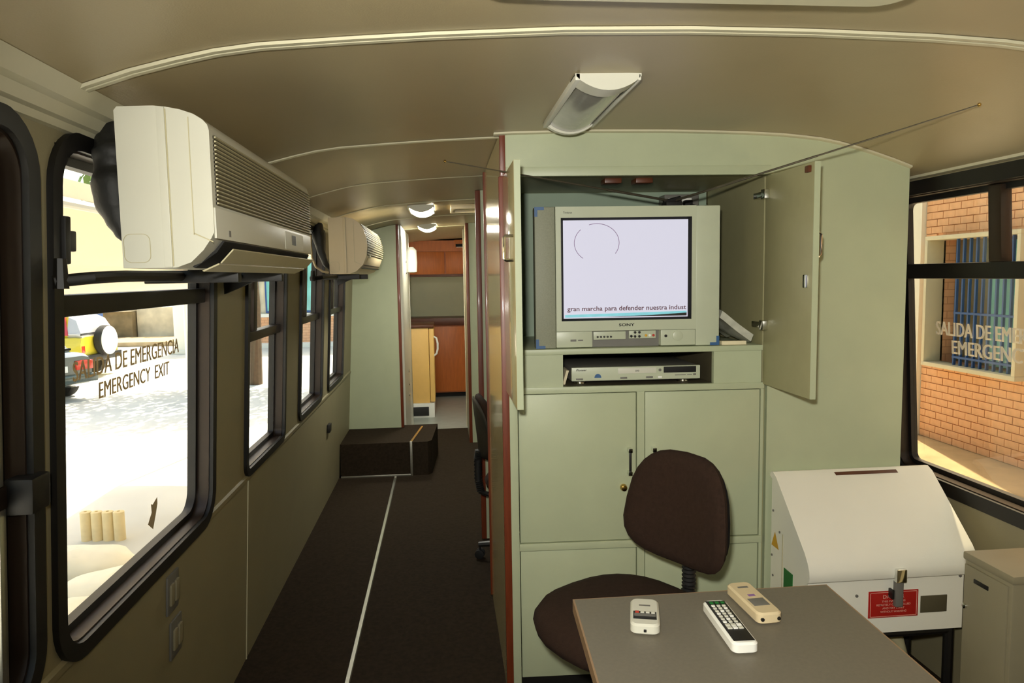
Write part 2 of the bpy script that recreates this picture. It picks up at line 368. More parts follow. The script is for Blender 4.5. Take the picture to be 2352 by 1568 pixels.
# ------------------------------------------------------------------ windows
def window(n, fn, spec, label, band, rail, mull, glass, rails_mat):
    a0, a1, b0, b1, r = spec
    w = thing('window_%d' % n, label, 'window', fn((a0 + a1) / 2, b0, 0.0), kind='structure')
    m = MB(fn); m.ring(rrect(a0, a1, b0, b1, r), rrect(a0 + band, a1 - band, b0 + band, b1 - band, max(r - band, 0.02)), -0.012, 0.004)
    m.build('rubber_gasket', M_rubber, w)
    m = MB(fn); m.ring(rrect(a0 + 0.026, a1 - 0.026, b0 + 0.026, b1 - 0.026, max(r - 0.02, 0.02)), rrect(a0 + band + .004, a1 - band - .004, b0 + band + .004, b1 - band - .004, max(r - band, 0.02)), 0.0, 0.065)
    m.build('frame', M_bronze, w)
    i = band + 0.006
    m = MB(fn); m.ring(rrect(a0 + i - .004, a1 - i + .004, b0 + i - .004, b1 - i + .004, max(r - i, 0.015)), rrect(a0 + i + .016, a1 - i - .016, b0 + i + .016, b1 - i - .016, max(r - i - .012, 0.012)), 0.035, 0.06)
    m.build('sash', M_rubber, w)
    MB(fn).box(a0 + i, a1 - i, rail[0], rail[1], 0.012, 0.058, 0.004).build('transom', rails_mat, w)
    for q0, q1 in mull: MB(fn).box(q0, q1, rail[1], b1 - i, 0.018, 0.056, 0.003).build('mullion', M_bronze, w)
    MB(fn).box(a0 + i, a1 - i, b0 + i, rail[0] + .005, 0.046, 0.050).build('lower_pane', glass, w)
    e = a0 + i
    for q0, q1 in list(mull) + [(a1 - i, a1 - i)]:
        MB(fn).box(e, q0 + .004, rail[1] - .005, b1 - i, 0.046, 0.050).build('upper_pane', glass, w); e = q1 - .004
    return w
w0 = window(1, LW, WINL[0], 'rounded black framed window next to the emergency window under the air conditioner', 0.036, (1.10, 1.14), [], M_glass, M_bronze)
MB(LW).box(1.268, 1.288, 0.76, 1.10, 0.015, 0.058, 0.003).build('sliding_stile', M_alu, w0)
MB(LW).box(1.262, 1.282, 1.14, 1.73, 0.015, 0.058, 0.003).build('sliding_stile', M_alu, w0)
MB(LW).box(1.285, 1.345, 1.085, 1.15, -0.03, 0.02, 0.008).build('latch', M_rubber, w0)
w1 = window(2, LW, WINL[1], 'large emergency exit window with black rounded frame under the air conditioner', 0.034, (1.418, 1.462), [], M_glass, M_rubber)
MB(LW).box(1.432, 1.482, 1.545, 1.585, -0.012, 0.02, 0.004).build('latch', M_rubber, w1)
MB(LW).box(1.425, 1.445, 1.52, 1.61, -0.02, 0.0, 0.004).build('latch_plate', M_rubber, w1)
m = MB(LW); bold_text(m, 'SALIDA DE EMERGENCIA', 1.58, 1.277, 0.61, 0.042, lambda u, v: (u, v, 0.0455), .0018)
bold_text(m, 'EMERGENCY  EXIT', 1.695, 1.222, 0.42, 0.038, lambda u, v: (u, v, 0.0455), .0018)
m.build('exit_lettering', M_decald, w1, smooth=False)
m = MB(LW); m.raw([(1.965, .835, .0455), (1.99, .86, .0455), (1.985, .885, .0455), (1.997, .88, .0455), (2.028, .892, .0455), (2.030, .872, .0455), (2.018, .845, .0455), (2.0, .81, .0455)], [tuple(range(8))])
m.build('torn_sticker', M_decald, w1, smooth=False)
w2 = window(3, LW, WINL[2], 'sliding window with mullion, second behind the emergency exit lettering', 0.03, (1.245, 1.283), [(2.93, 2.985)], M_glass, M_bronze)
w3 = window(4, LW, WINL[3], 'sliding window beside the small far air conditioner', 0.03, (1.245, 1.283), [(4.0, 4.055)], M_glass, M_bronze)
w4 = window(5, LW, WINL[4], 'last sliding window in front of the green partition', 0.03, (1.245, 1.283), [(5.0, 5.05)], M_glass, M_bronze)
for w, a in ((w2, 2.772), (w3, 3.79), (w4, 4.735)):
    MB(LW).box(a, a + 0.03, 1.47, 1.51, -0.006, 0.03, 0.003).build('latch', M_rubber, w)
w5 = window(6, RW, WINR[0], 'dark framed emergency window looking onto the orange brick wall', 0.048, (1.452, 1.505), [(2.060, 2.112)], M_glasst, M_rubber)
m = MB(RW); bold_text(m, 'SALIDA DE EMERGENCIA', -2.395, 1.254, 0.60, 0.048, lambda u, v: (-u, v, 0.0452), .0024)
bold_text(m, 'EMERGENCY  EXIT', -2.316, 1.193, 0.50, 0.047, lambda u, v: (-u, v, 0.0452), .0024)
m.build('exit_lettering', M_decal, w5, smooth=False)
w7 = window(8, LW, WINL[5], 'added unseen window bringing daylight to the kitchenette over the refrigerator', 0.03, (1.40, 1.43), [], M_glass, M_bronze)  # out of view, added to brighten the kitchenette with daylight
w6 = window(7, RW, WINR[1], 'tall glazed window in the far side wall by the kitchenette', 0.03, (1.20, 1.24), [], M_glass, M_bronze)

# ------------------------------------------------------------------ television cabinet
cab = thing('television_cabinet', 'built-in pale green cupboard with two open doors around a television', 'cabinet', CB(1.7, 0, 0))
X0, X1, XR = 1.022, 1.905, 2.402
def top_panel(x0, x1, z0, d0, d1):
    n = 14; xs = [x0 + (x1 - x0) * k / n for k in range(n + 1)]
    pts = [(x, z0) for x in xs] + [(x, ceil_z(x) - 0.001) for x in reversed(xs)]
    N = len(pts); m = MB(CB)
    vs = [(x, d0, z) for x, z in pts] + [(x, d1, z) for x, z in pts]
    fs = [(i, (i + 1) % N, N + (i + 1) % N, N + i) for i in range(N)]
    for off in (0, N):
        for k in range(n): fs.append((off + k, off + k + 1, off + N - 2 - k, off + N - 1 - k))
    return m.raw(vs, fs)
top_panel(X0, X1 + 0.012, 1.842, 0, 0.02).build('upper_fascia', M_green, cab)
top_panel(X1 + 0.012, XR, 0.0, 0.0, 0.02).build('side_fascia', M_green, cab)
MB(CB).box(X0, X1 + .012, -0.006, 0.02, 1.812, 1.842, 0.002).build('top_rail', M_green, cab)
MB(CB).box(X0, 1.05, -0.004, 0.02, 0.0, 1.812, 0.002).build('stile', M_green, cab)
MB(CB).box(1.461, 1.487, 0.0, 0.02, 0.06, 1.085).build('stile', M_green, cab)
MB(CB).box(1.895, 1.905, 0.0, 0.02, 0.0, 1.105).build('stile', M_green, cab)
MB(CB).box(1.05, 1.905, -0.004, 0.02, 1.084, 1.106, 0.002).build('middle_rail', M_green, cab)
MB(CB).box(1.05, 1.905, -0.003, 0.02, 0.535, 0.560, 0.002).build('lower_rail', M_green, cab)
MB(CB).box(1.05, 1.905, 0.02, 0.05, 0.0, 0.07).build('toe_kick', M_dark, cab)
for x0, x1 in ((1.05, 1.207), (1.728, 1.895)): MB(CB).box(x0, x1, 0, 0.02, 1.106, 1.216).build('niche_fascia', M_green, cab)
MB(CB).box(1.045, 1.90, 0.0, 0.55, 1.216, 1.235, 0.002).build('television_shelf', M_green, cab)
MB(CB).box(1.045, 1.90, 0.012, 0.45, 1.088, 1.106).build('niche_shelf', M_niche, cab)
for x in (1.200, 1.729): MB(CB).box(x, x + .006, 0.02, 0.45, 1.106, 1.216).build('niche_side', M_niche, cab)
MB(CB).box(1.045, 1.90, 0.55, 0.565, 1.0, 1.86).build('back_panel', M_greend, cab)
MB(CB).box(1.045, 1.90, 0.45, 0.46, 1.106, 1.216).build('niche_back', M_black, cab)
MB(CB).box(1.905, 1.917, 0.02, 0.55, 0.0, 1.84).build('partition_panel', M_oliv, cab)
MB(CB).box(1.045, 1.905, 0.02, 0.55, 1.818, 1.838).build('compartment_top', M_oliv, cab)
m = MB(); m.box(1.004, 1.020, 2.404, 3.24, 0.0, 1.948); m.build('aisle_side_panel', M_beige, cab)
m = MB(CB); m.box(0.998, 1.0225, -0.005, 0.006, 0.0, 1.812, 0.003); m.box(1.003, 1.0225, -0.003, 0.006, 1.812, 1.95, 0.003); m.build('corner_edging', M_red, cab)
m = MB(); m.box(0.996, 1.022, 3.24, 3.262, 0.0, 1.947, 0.003); m.build('rear_edging', M_red, cab)
def low_door(x0, x1, z0, z1, hx=None):
    d = MB(CB).box(x0, x1, 0.002, 0.020, z0, z1, 0.0025).build('door', M_green, cab)
    if hx is not None:
        MB(CB).box(hx - .004, hx + .004, -0.022, -0.014, z0 + .245, z0 + .315, 0.002).build('handle', M_dark, d)
        for zz in (.313, .233): MB(CB).box(hx - .007, hx + .007, -0.024, 0.003, z0 + zz, z0 + zz + .014, .002).build('handle_end', M_chrome, d)
    return d
dl = low_door(1.053, 1.458, 0.563, 1.081, 1.433); low_door(1.490, 1.892, 0.563, 1.081, 1.517)
m = MB(); m.lathe([(.0125, 0.012), (.0125, 0.0), (.010, -.008), (.004, -.010)], CB(1.414, -0.004, .749), (0, 1, 0), 16); m.build('lock', M_gold, dl)
low_door(1.053, 1.458, 0.075, 0.532); low_door(1.490, 1.892, 0.075, 0.532)
# open doors
dL = MB().box(1.012, 1.030, 2.035, 2.398, 1.100, 1.809, 0.0015).build('door', M_beige, cab)
dL['label'] = 'open cupboard door seen edge on'
MB().box(1.0295, 1.031, 2.035, 2.398, 1.100, 1.809).build('inner_face', M_green, dL)
MB().box(1.0125, 1.0295, 2.0335, 2.0352, 1.101, 1.808).build('edge_band', M_green, dL)
m = MB(); m.tube([(1.012, 2.075, 1.60), (.990, 2.075, 1.60), (.985, 2.075, 1.595), (.985, 2.075, 1.535), (.990, 2.075, 1.53), (1.012, 2.075, 1.53)], .005, 8); m.build('handle', M_chrome, dL)
for z in (1.76, 1.25): MB().box(1.031, 1.046, 2.36, 2.41, z - .02, z + .02, .003).build('hinge', M_chrome, dL)
dR = MB().box(1.900, 1.917, 2.046, 2.368, 1.100, 1.806, 0.0015).build('door', M_oliv, cab)
dR['label'] = 'open cupboard door showing its inner face'
MB().box(1.8995, 1.9175, 2.044, 2.0465, 1.100, 1.806).build('edge_band', M_green, dR)
m = MB(); m.tube([(1.917, 2.085, 1.60), (1.939, 2.085, 1.60), (1.944, 2.085, 1.595), (1.944, 2.085, 1.535), (1.939, 2.085, 1.53), (1.917, 2.085, 1.53)], .005, 8); m.build('handle', M_chrome, dR)
MB().box(1.890, 1.901, 2.064, 2.088, 1.777, 1.797, .003).build('catch', M_woodd, dR)
MB().box(1.893, 1.901, 2.068, 2.092, 1.435, 1.475, .003).build('lock', M_chrome, dR)
for z in (1.745, 1.305):
    m = MB(); m.box(1.880, 1.900, 2.335, 2.362, z - .016, z + .016, .003); m.box(1.884, 1.898, 2.362, 2.43, z - .010, z + .010, .003); m.build('hinge', M_chrome, dR)
# ceiling bead over the cabinet
n = 22; xs = [0.985 + (XR - 0.985) * k / n for k in range(n + 1)]
m = MB(CB); vs = []
for x in xs: z = ceil_z(x) - 0.0005; vs += [(x, -0.014, z), (x, -0.014, z - 0.006), (x, -0.003, z - 0.009), (x, 0.001, z - 0.009), (x, 0.001, z)]
m.raw(vs, [(5 * i + j, 5 * i + (j + 1) % 5, 5 * i + 5 + (j + 1) % 5, 5 * i + 5 + j) for i in range(n) for j in range(5)]); m.build('cornice_bead', M_trim, cab)
# red lamp sockets and power box inside
for x in (1.405, 1.515): MB(CB).box(x - .03, x + .03, 0.10, 0.17, 1.800, 1.818, .004).build('ceiling_socket', M_woodd, cab)
pb = MB(CB).box(1.70, 1.84, 0.47, 0.549, 1.715, 1.80, .004).build('power_box', M_greym, cab)
for x in (1.735, 1.79):
    m = MB(CB); m.box(x - .016, x + .016, 0.44, 0.47, 1.745, 1.775, .004); m.build('plug', M_black, pb)
    MB(CB).box(x - .02, x + .02, 0.466, 0.471, 1.738, 1.785, .002).build('socket', M_white, pb)
m = MB(CB); m.tube([(1.735, .45, 1.745), (1.733, .43, 1.72), (1.73, .42, 1.68)], .005, 8); m.build('cord', M_black, pb)
m = MB(CB); m.tube([(1.79, .45, 1.76), (1.81, .43, 1.75), (1.83, .42, 1.70), (1.83, .42, 1.66)], .005, 8); m.build('cord', M_black, pb)

# ------------------------------------------------------------------ television
tv = thing('television', 'silver tube television showing a pale picture with a caption', 'television', CB(1.43, .25, 1.235))
TX0, TX1, TZ0, TZ1 = 1.118, 1.752, 1.2365, 1.713
m = MB(CB); m.extr([(TX0 + .005, TZ0 + .01), (TX1 - .005, TZ0 + .01), (TX1 - .005, TZ1 - .003), (TX0 + .005, TZ1 - .003)], 0.05, 0.10, 'y'); 
m.raw([(TX0 + .005, .10, TZ0 + .01), (TX1 - .005, .10, TZ0 + .01), (TX1 - .005, .10, TZ1 - .003), (TX0 + .005, .10, TZ1 - .003), (1.24, .47, 1.28), (1.63, .47, 1.28), (1.63, .47, 1.62), (1.24, .47, 1.62)],
      [(0, 1, 5, 4), (1, 2, 6, 5), (2, 3, 7, 6), (3, 0, 4, 7), (4, 5, 6, 7)])
m.build('casing', M_dark, tv)
BX0, BX1 = 1.188, 1.668
m = MB(CB); S = (1.206, 1.653, 1.329, 1.676)
o_ = [(BX0, 1.294), (BX1, 1.294), (BX1, TZ1), (BX0, TZ1)]; i_ = [(S[0], S[2]), (S[1], S[2]), (S[1], S[3]), (S[0], S[3])]
for d0, A in ((0.012, (o_, i_)),):
    vs = [(a, d0, b) for a, b in o_] + [(a, d0, b) for a, b in i_] + [(a, 0.058, b) for a, b in o_] + [(a + (.012 if a < 1.4 else -.012), 0.028, b + (.010 if b < 1.5 else -.010)) for a, b in i_]
    fs = []
    for k in range(4):
        j = (k + 1) % 4; fs += [(k, j, 4 + j, 4 + k), (k, 8 + k, 8 + j, j)]
    m.raw(vs, fs)
m.build('bezel', M_tv, tv)
m = MB(CB); vs = [(a, .0125, b) for a, b in i_] + [(a + (.014 if a < 1.4 else -.014), 0.030, b + (.012 if b < 1.5 else -.012)) for a, b in i_]
m.raw(vs, [(k, (k + 1) % 4, 4 + (k + 1) % 4, 4 + k) for k in range(4)]); m.build('screen_surround', M_black, tv)
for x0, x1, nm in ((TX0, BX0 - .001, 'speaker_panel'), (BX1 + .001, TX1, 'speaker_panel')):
    MB(CB).box(x0, x1, 0.016, 0.06, 1.2365, TZ1, .004).build(nm, M_tvside if x0 < 1.3 else M_tv, tv)  # left panel gets a darker silver than the right one
for x0, x1 in ((BX0, 1.312), (1.548, BX1)): MB(CB).box(x0, x1, 0.016, 0.06, 1.2385, 1.293, .003).build('lower_panel', M_tv, tv)
m = MB(CB); m.box(1.312, 1.548, 0.040, 0.06, 1.2365, 1.293); m.build('control_recess', M_greym, tv)
cp = MB(CB).box(1.318, 1.430, 0.030, 0.042, 1.262, 1.290, .002).build('control_strip', M_tv, tv)
jp = MB(CB).box(1.442, 1.535, 0.030, 0.042, 1.264, 1.291, .002).build('jack_strip', M_tv, tv)
for k in range(5): m = MB(CB); m.lathe([(.0035, 0), (.0035, .004), (.002, .005)], (1.332 + .0115 * k, 0.030, 1.272), (0, -1, 0), 10); m.build('button', M_dark, cp)
for k, (x, z, mt) in enumerate([(1.449, 1.272, M_black), (1.462, 1.285, M_dark), (1.462, 1.271, M_dark), (1.477, 1.285, M_dark), (1.477, 1.271, M_dark), (1.500, 1.274, M_yell), (1.513, 1.274, M_white), (1.526, 1.274, M_inkr)]):
    m = MB(CB); m.lathe([(.0045, 0), (.0045, .003), (.0025, .0032), (.0025, .001)], (x, 0.030, z), (0, -1, 0), 12); m.build('jack', mt, jp)
m = MB(CB); m.lathe([(.018, 0), (.018, .003), (.015, .0045)], (1.606, .016, 1.272), (0, -1, 0), 20); 
m.build('power_button', M_tv, tv)
m = MB(CB); m.lathe([(.005, 0), (.005, .003)], (1.565, .016, 1.272), (0, -1, 0), 12); m.build('indicator', M_dark, tv)
for x, z, sx, sz in ((TX0, TZ1, 1, -1), (TX0, 1.2365, 1, 1), (TX1, 1.2365, -1, 1)):
    m = MB(CB); P_ = [(0, 0), (.032, 0), (.032, .010), (.010, .010), (.010, .032), (0, .032)]
    m.extr([(x + sx * u, z + sz * w) for u, w in P_], .0145, .0165, 'y'); m.build('corner_tape', M_blue, tv)
m = MB(CB); text(m, 'Trinitron', 1.214, 1.690, .030, .007, lambda u, v: (u, .0115, v), .01); m.build('small_badge', M_ink, tv, smooth=False)
m = MB(CB); text(m, 'SONY', 1.402, 1.308, .054, .010, lambda u, v: (u, .0115, v), .03); m.build('maker_badge', M_ink, tv, smooth=False)
m = MB(CB); m.box(1.236, 1.256, .0150, .0158, 1.259, 1.266); m.box(1.262, 1.279, .0150, .0158, 1.260, 1.265); m.build('lower_marking', M_greym, tv)
# picture
PX0, PX1, PZ0, PZ1 = 1.2195, 1.640, 1.3405, 1.6645
sc = MB(CB).box(PX0 - .006, PX1 + .006, 0.024, 0.032, PZ0 - .006, PZ1 + .006).build('screen', M_screen, tv)
D = 0.0232
def stroke(pts, w, name, mt):
    m = MB(CB); n = len(pts); vs = []
    for i, (x, z) in enumerate(pts):
        a = Vector(pts[max(i - 1, 0)]); b = Vector(pts[min(i + 1, n - 1)]); t = (b - a).normalized()
        vs += [(x - t.y * w, D, z + t.x * w), (x + t.y * w, D, z - t.x * w)]
    m.raw(vs, [(2 * i, 2 * i + 1, 2 * i + 3, 2 * i + 2) for i in range(n - 1)]); return m.build(name, mt, sc, smooth=False)
def S2(u, v): return (PX0 + u * (PX1 - PX0), PZ1 - v * (PZ1 - PZ0))
stroke([S2(.262 + .182 * math.cos(math.radians(a)), .225 + .200 * math.sin(math.radians(a))) for a in range(-110, 40, 6)], .0009, 'drawn_line', M_line)
stroke([S2(.262 + .182 * math.cos(math.radians(a)), .225 + .200 * math.sin(math.radians(a))) for a in range(128, 226, 6)], .0009, 'drawn_line', M_line)
m = MB(CB); text(m, 'gran marcha para defender nuestra indust', PX0 + .008, PZ0 + .0165, PX1 - PX0 - .010, .021, lambda u, v: (u, D, v), .012); m.build('caption', M_cap, sc, smooth=False)
m = MB(CB); m.raw([(PX0, D, PZ0), (PX1, D, PZ0 + .004), (PX1, D, PZ0 + .016), (PX0, D, PZ0 + .009)], [(0, 1, 2, 3)]); m.build('caption_band', M_cyan, sc, smooth=False)
m = MB(CB); m.raw([(PX0 + .13, D - .0002, PZ0), (PX1, D - .0002, PZ0), (PX1, D - .0002, PZ0 + .010), (PX0 + .30, D - .0002, PZ0 + .004)], [(0, 1, 2, 3)]); m.build('caption_dark_band', M_ink, sc, smooth=False)  # dark band at the bottom of the television picture

# indoor antenna on the television
an = thing('indoor_antenna', 'telescopic rabbit-ear antenna standing on the television', 'antenna', CB(1.612, .10, 1.714))
m = MB(); B0 = Vector(CB(1.612, .10, 1.714)); m.box(B0.x - .03, B0.x + .03, B0.y - .03, B0.y + .03, 1.7135, 1.733, .006); m.build('base', M_black, an)
def rod(p, q, nm):
    p = Vector(p); q = Vector(q); m = MB()
    for k, (t0, t1, r) in enumerate(((0, .3, .0044), (.3, .55, .0034), (.55, .78, .0026), (.78, 1, .0018))): m.tube([p.lerp(q, t0), p.lerp(q, t1)], r, 8)
    o = m.build(nm, M_rod, an); m = MB(); m.lathe([(.0005, -.005), (.004, -.003), (.005, 0), (.004, .003), (.0005, .005)], q, (q - p), 10); m.build('tip', M_gold, o)
rod(B0 + Vector((-.008, 0, .024)), (0.8235, 2.315, 1.848), 'rod'); rod(B0 + Vector((.01, 0, .024)), (2.168, 1.74, 1.897), 'rod')
m = MB(); m.tube([B0 + Vector((-.03, 0, .018)), B0 + Vector((.03, 0, .032))], .009, 10); m.build('pivot', M_black, an)

# papers beside the television
g = 'papers beside the television'
m = MB(CB); m.box(1.762, 1.840, 0.30, 0.48, 1.2355, 1.246, .001); tag(m.build('magazine', M_yellow), 'yellowish magazine lying behind the clear plastic sleeve', 'magazine', g)
m = MB(CB); m.box(1.764, 1.850, 0.02, 0.045, 1.2355, 1.2485, .001); tag(m.build('magazine', M_paper), 'cream magazine lying at the front edge of the television shelf', 'magazine', g)
m = MB(CB); vs = []; fs = []
for j in range(7):
    for i in range(9):
        t = i / 8; s = j / 6; x = 1.776 + t * .112; z = 1.352 - .086 * t ** 1.15 + .006 * math.sin(7 * s + 3 * t) - .012 * math.sin(math.pi * t); vs.append((x, .05 + .22 * s, z))
for j in range(6):
    for i in range(8): fs.append((j * 9 + i, j * 9 + i + 1, (j + 1) * 9 + i + 1, (j + 1) * 9 + i))
N = len(vs); vs += [(x - .008, d + .002, z - .024) for x, d, z in vs]; fs += [tuple(k + N for k in q) for q in fs]
edge = list(range(9)) + [9 * j + 8 for j in range(1, 7)] + [54 + i for i in range(7, -1, -1)] + [9 * j for j in range(5, 0, -1)]
fs += [(edge[k], edge[(k + 1) % len(edge)], edge[(k + 1) % len(edge)] + N, edge[k] + N) for k in range(len(edge))]
m.raw(vs, fs); tag(m.build('document_sleeve', M_bag), 'clear plastic sleeve of papers leaning beside the television', 'papers', g)

# ------------------------------------------------------------------ disc player in the niche
dv = thing('disc_player', 'slim silver disc player in the niche under the television', 'disc player', CB(1.466, .2, 1.106))
MB(CB).box(1.244, 1.688, .04, .33, 1.117, 1.166, .003).build('body', M_greym, dv)
fp = MB(CB).box(1.241, 1.691, .028, .041, 1.120, 1.167, .003).build('front_panel', M_tv, dv)
MB(CB).box(1.402, 1.536, .0265, .0285, 1.143, 1.162, .0008).build('tray', M_plast, dv)
MB(CB).box(1.562, 1.676, .0262, .0285, 1.143, 1.164, .0008).build('display', M_black, dv)
for x0, x1, z in ((1.256, 1.280, 1.124), (1.410, 1.434, 1.125), (1.500, 1.524, 1.126)): MB(CB).box(x0, x1, .0255, .0285, z, z + .006, .001).build('button', M_greym, dv)
MB(CB).box(1.542, 1.556, .0255, .0285, 1.125, 1.132, .001).build('button', M_white, dv)
m = MB(CB); m.lathe([(.005, 0), (.005, .002)], (1.549, .028, 1.153), (0, -1, 0), 12); m.build('eject_button', M_greym, dv)
m = MB(CB); m.raw([(1.332 + .012 * math.cos(math.pi * k / 10), .0272, 1.1305 + .014 * math.sin(math.pi * k / 10)) for k in range(11)], [tuple(range(11))]); m.build('disc_emblem', M_blue, dv, smooth=False)
m = MB(CB); text(m, 'Pioneer', 1.256, 1.1545, .036, .0075, lambda u, v: (u, .0272, v), .02, .35); m.build('maker_badge', M_ink, dv, smooth=False)
m = MB(CB); text(m, 'DVD', 1.463, 1.149, .013, .006, lambda u, v: (u, .0258, v), .02); m.build('tray_badge', M_ink, dv, smooth=False)
m = MB(CB); m.box(1.602, 1.640, .0272, .0282, 1.133, 1.1355); m.box(1.645, 1.662, .0272, .0282, 1.133, 1.1355); m.box(1.666, 1.676, .0272, .0282, 1.132, 1.138); m.build('small_print', M_greym, dv)
for x in (1.275, 1.640):
    for d in (.06, .29): m = MB(CB); m.lathe([(.020, 0), (.022, .004), (.020, .011)], (x, d, 1.1062), (0, 0, 1), 16); m.build('foot', M_chrome, dv)
m = MB(CB); m.raw([(1.213, .05, 1.1065), (1.222, .05, 1.1065), (1.236, .05, 1.155), (1.227, .05, 1.156), (1.213, .19, 1.1065), (1.222, .19, 1.1065), (1.236, .19, 1.155), (1.227, .19, 1.156)], [(0, 1, 2, 3), (4, 5, 6, 7), (0, 1, 5, 4), (1, 2, 6, 5), (2, 3, 7, 6), (3, 0, 4, 7)])
tag(m.build('disc_case', M_paper), 'thin disc case leaning in the niche beside the disc player', 'case')

# ------------------------------------------------------------------ ceiling fittings
def curved_lamp(name, x0, x1, y0, y1, drop, label, lit, group=None):
    cx = (x0 + x1) / 2; zt = ceil_z(cx) + 0.001
    t = thing(name, label, 'ceiling lamp', (cx, (y0 + y1) / 2, zt - drop), group=group)
    n = 12; b = .014 if not lit else .01
    def arc(xa, xb, base, dr): return [(xa + (xb - xa) * k / n, base - dr * math.sin(math.pi * (k / n)) ** .75) for k in range(n + 1)]
    pl = arc(x0, x1, zt - .006, drop - .006)
    m = MB(); P = [(x0, zt)] + pl + [(x1, zt)]
    m.extr(P, y0, y0 + (y1 - y0) * .12, 'y').build('end_cap', M_plast, t)
    MB().extr(P, y1 - (y1 - y0) * .04, y1, 'y').build('end_cap', M_plast, t)
    m = MB(); m.box(x0, x0 + b, y0, y1, zt - drop * .45, zt, .003); m.box(x1 - b * .6, x1, y0, y1, zt - drop * .4, zt, .003); m.build('side_rim', M_plast, t)
    pi_ = arc(x0 + b, x1 - b * .6, zt - .006, drop - .012)
    m = MB(); m.extr([(x0 + b, zt - .004)] + pi_ + [(x1 - b * .6, zt - .004)], y0 + (y1 - y0) * .12, y1 - (y1 - y0) * .04, 'y'); m.build('diffuser', M_lamp if lit else M_diff, t)
    return t
curved_lamp('ceiling_lamp', 1.130, 1.290, 1.72, 2.27, .040, 'unlit ceiling lamp with a smoky diffuser above the television cabinet', False)
curved_lamp('ceiling_lamp', 0.600, 0.765, 4.55, 5.05, .042, 'lit ceiling lamp between the far air conditioner and the ceiling vent', True)
curved_lamp('ceiling_lamp', 0.600, 0.765, 6.20, 6.70, .042, 'lit ceiling lamp in front of the orange wood cupboards', True)
v = thing('ceiling_vent', 'shallow cream ceiling vent frame beside the lit lamp', 'vent', (.97, 4.87, ceil_z(.97) - .03))
zc = ceil_z(.97)
m = MB(); m.box(.87, 1.07, 4.70, 4.74, zc - .03, zc + .001, .004); m.box(.87, 1.07, 5.0, 5.04, zc - .03, zc + .001, .004); m.box(.87, .90, 4.74, 5.0, zc - .03, zc + .001, .004); m.box(1.04, 1.07, 4.74, 5.0, zc - .03, zc + .001, .004); m.build('frame', M_plast2, v)
MB().box(.90, 1.04, 4.74, 5.0, zc - .012, zc + .001).build('grille', M_slat, v)
h = thing('roof_hatch', 'large cream roof hatch frame set in the ceiling', 'hatch', (1.23, .85, 1.925))
m = MB(); m.ring(rrect(.875, 1.585, .46, 1.205, .05), rrect(.925, 1.535, .51, 1.155, .03), ceil_z(1.0) - .022, ceil_z(1.0) + .006); m.build('frame', M_trim, h)
MB().box(.92, 1.54, .505, 1.16, ceil_z(1.0) - .006, ceil_z(1.0) + .004).build('lid', M_plast, h)

# ------------------------------------------------------------------ wall sockets
def socket(a, b, label):
    t = thing('wall_socket', label, 'socket', LW(a, b - .06, -.005), group='wall sockets under the emergency window')
    m = MB(LW); m.box(a - .04, a + .04, b - .055, b + .055, -.007, 0, .003); m.build('plate', M_greym, t)
    for k in (-1, 1): m = MB(LW); m.box(a + k * .018 - .013, a + k * .018 + .013, b - .03, b + .03, -.014, -.006, .004); m.build('outlet', M_grey, t)
    return t
socket(2.005, .628, 'upper double wall socket below the emergency window'); socket(2.03, .488, 'lower double wall socket below the emergency window')
m = MB(LW); m.box(4.72, 4.80, .48, .535, -.02, 0, .004); tag(m.build('wall_switch', M_dark), 'small dark switch on the wall near the carpeted step', 'switch')

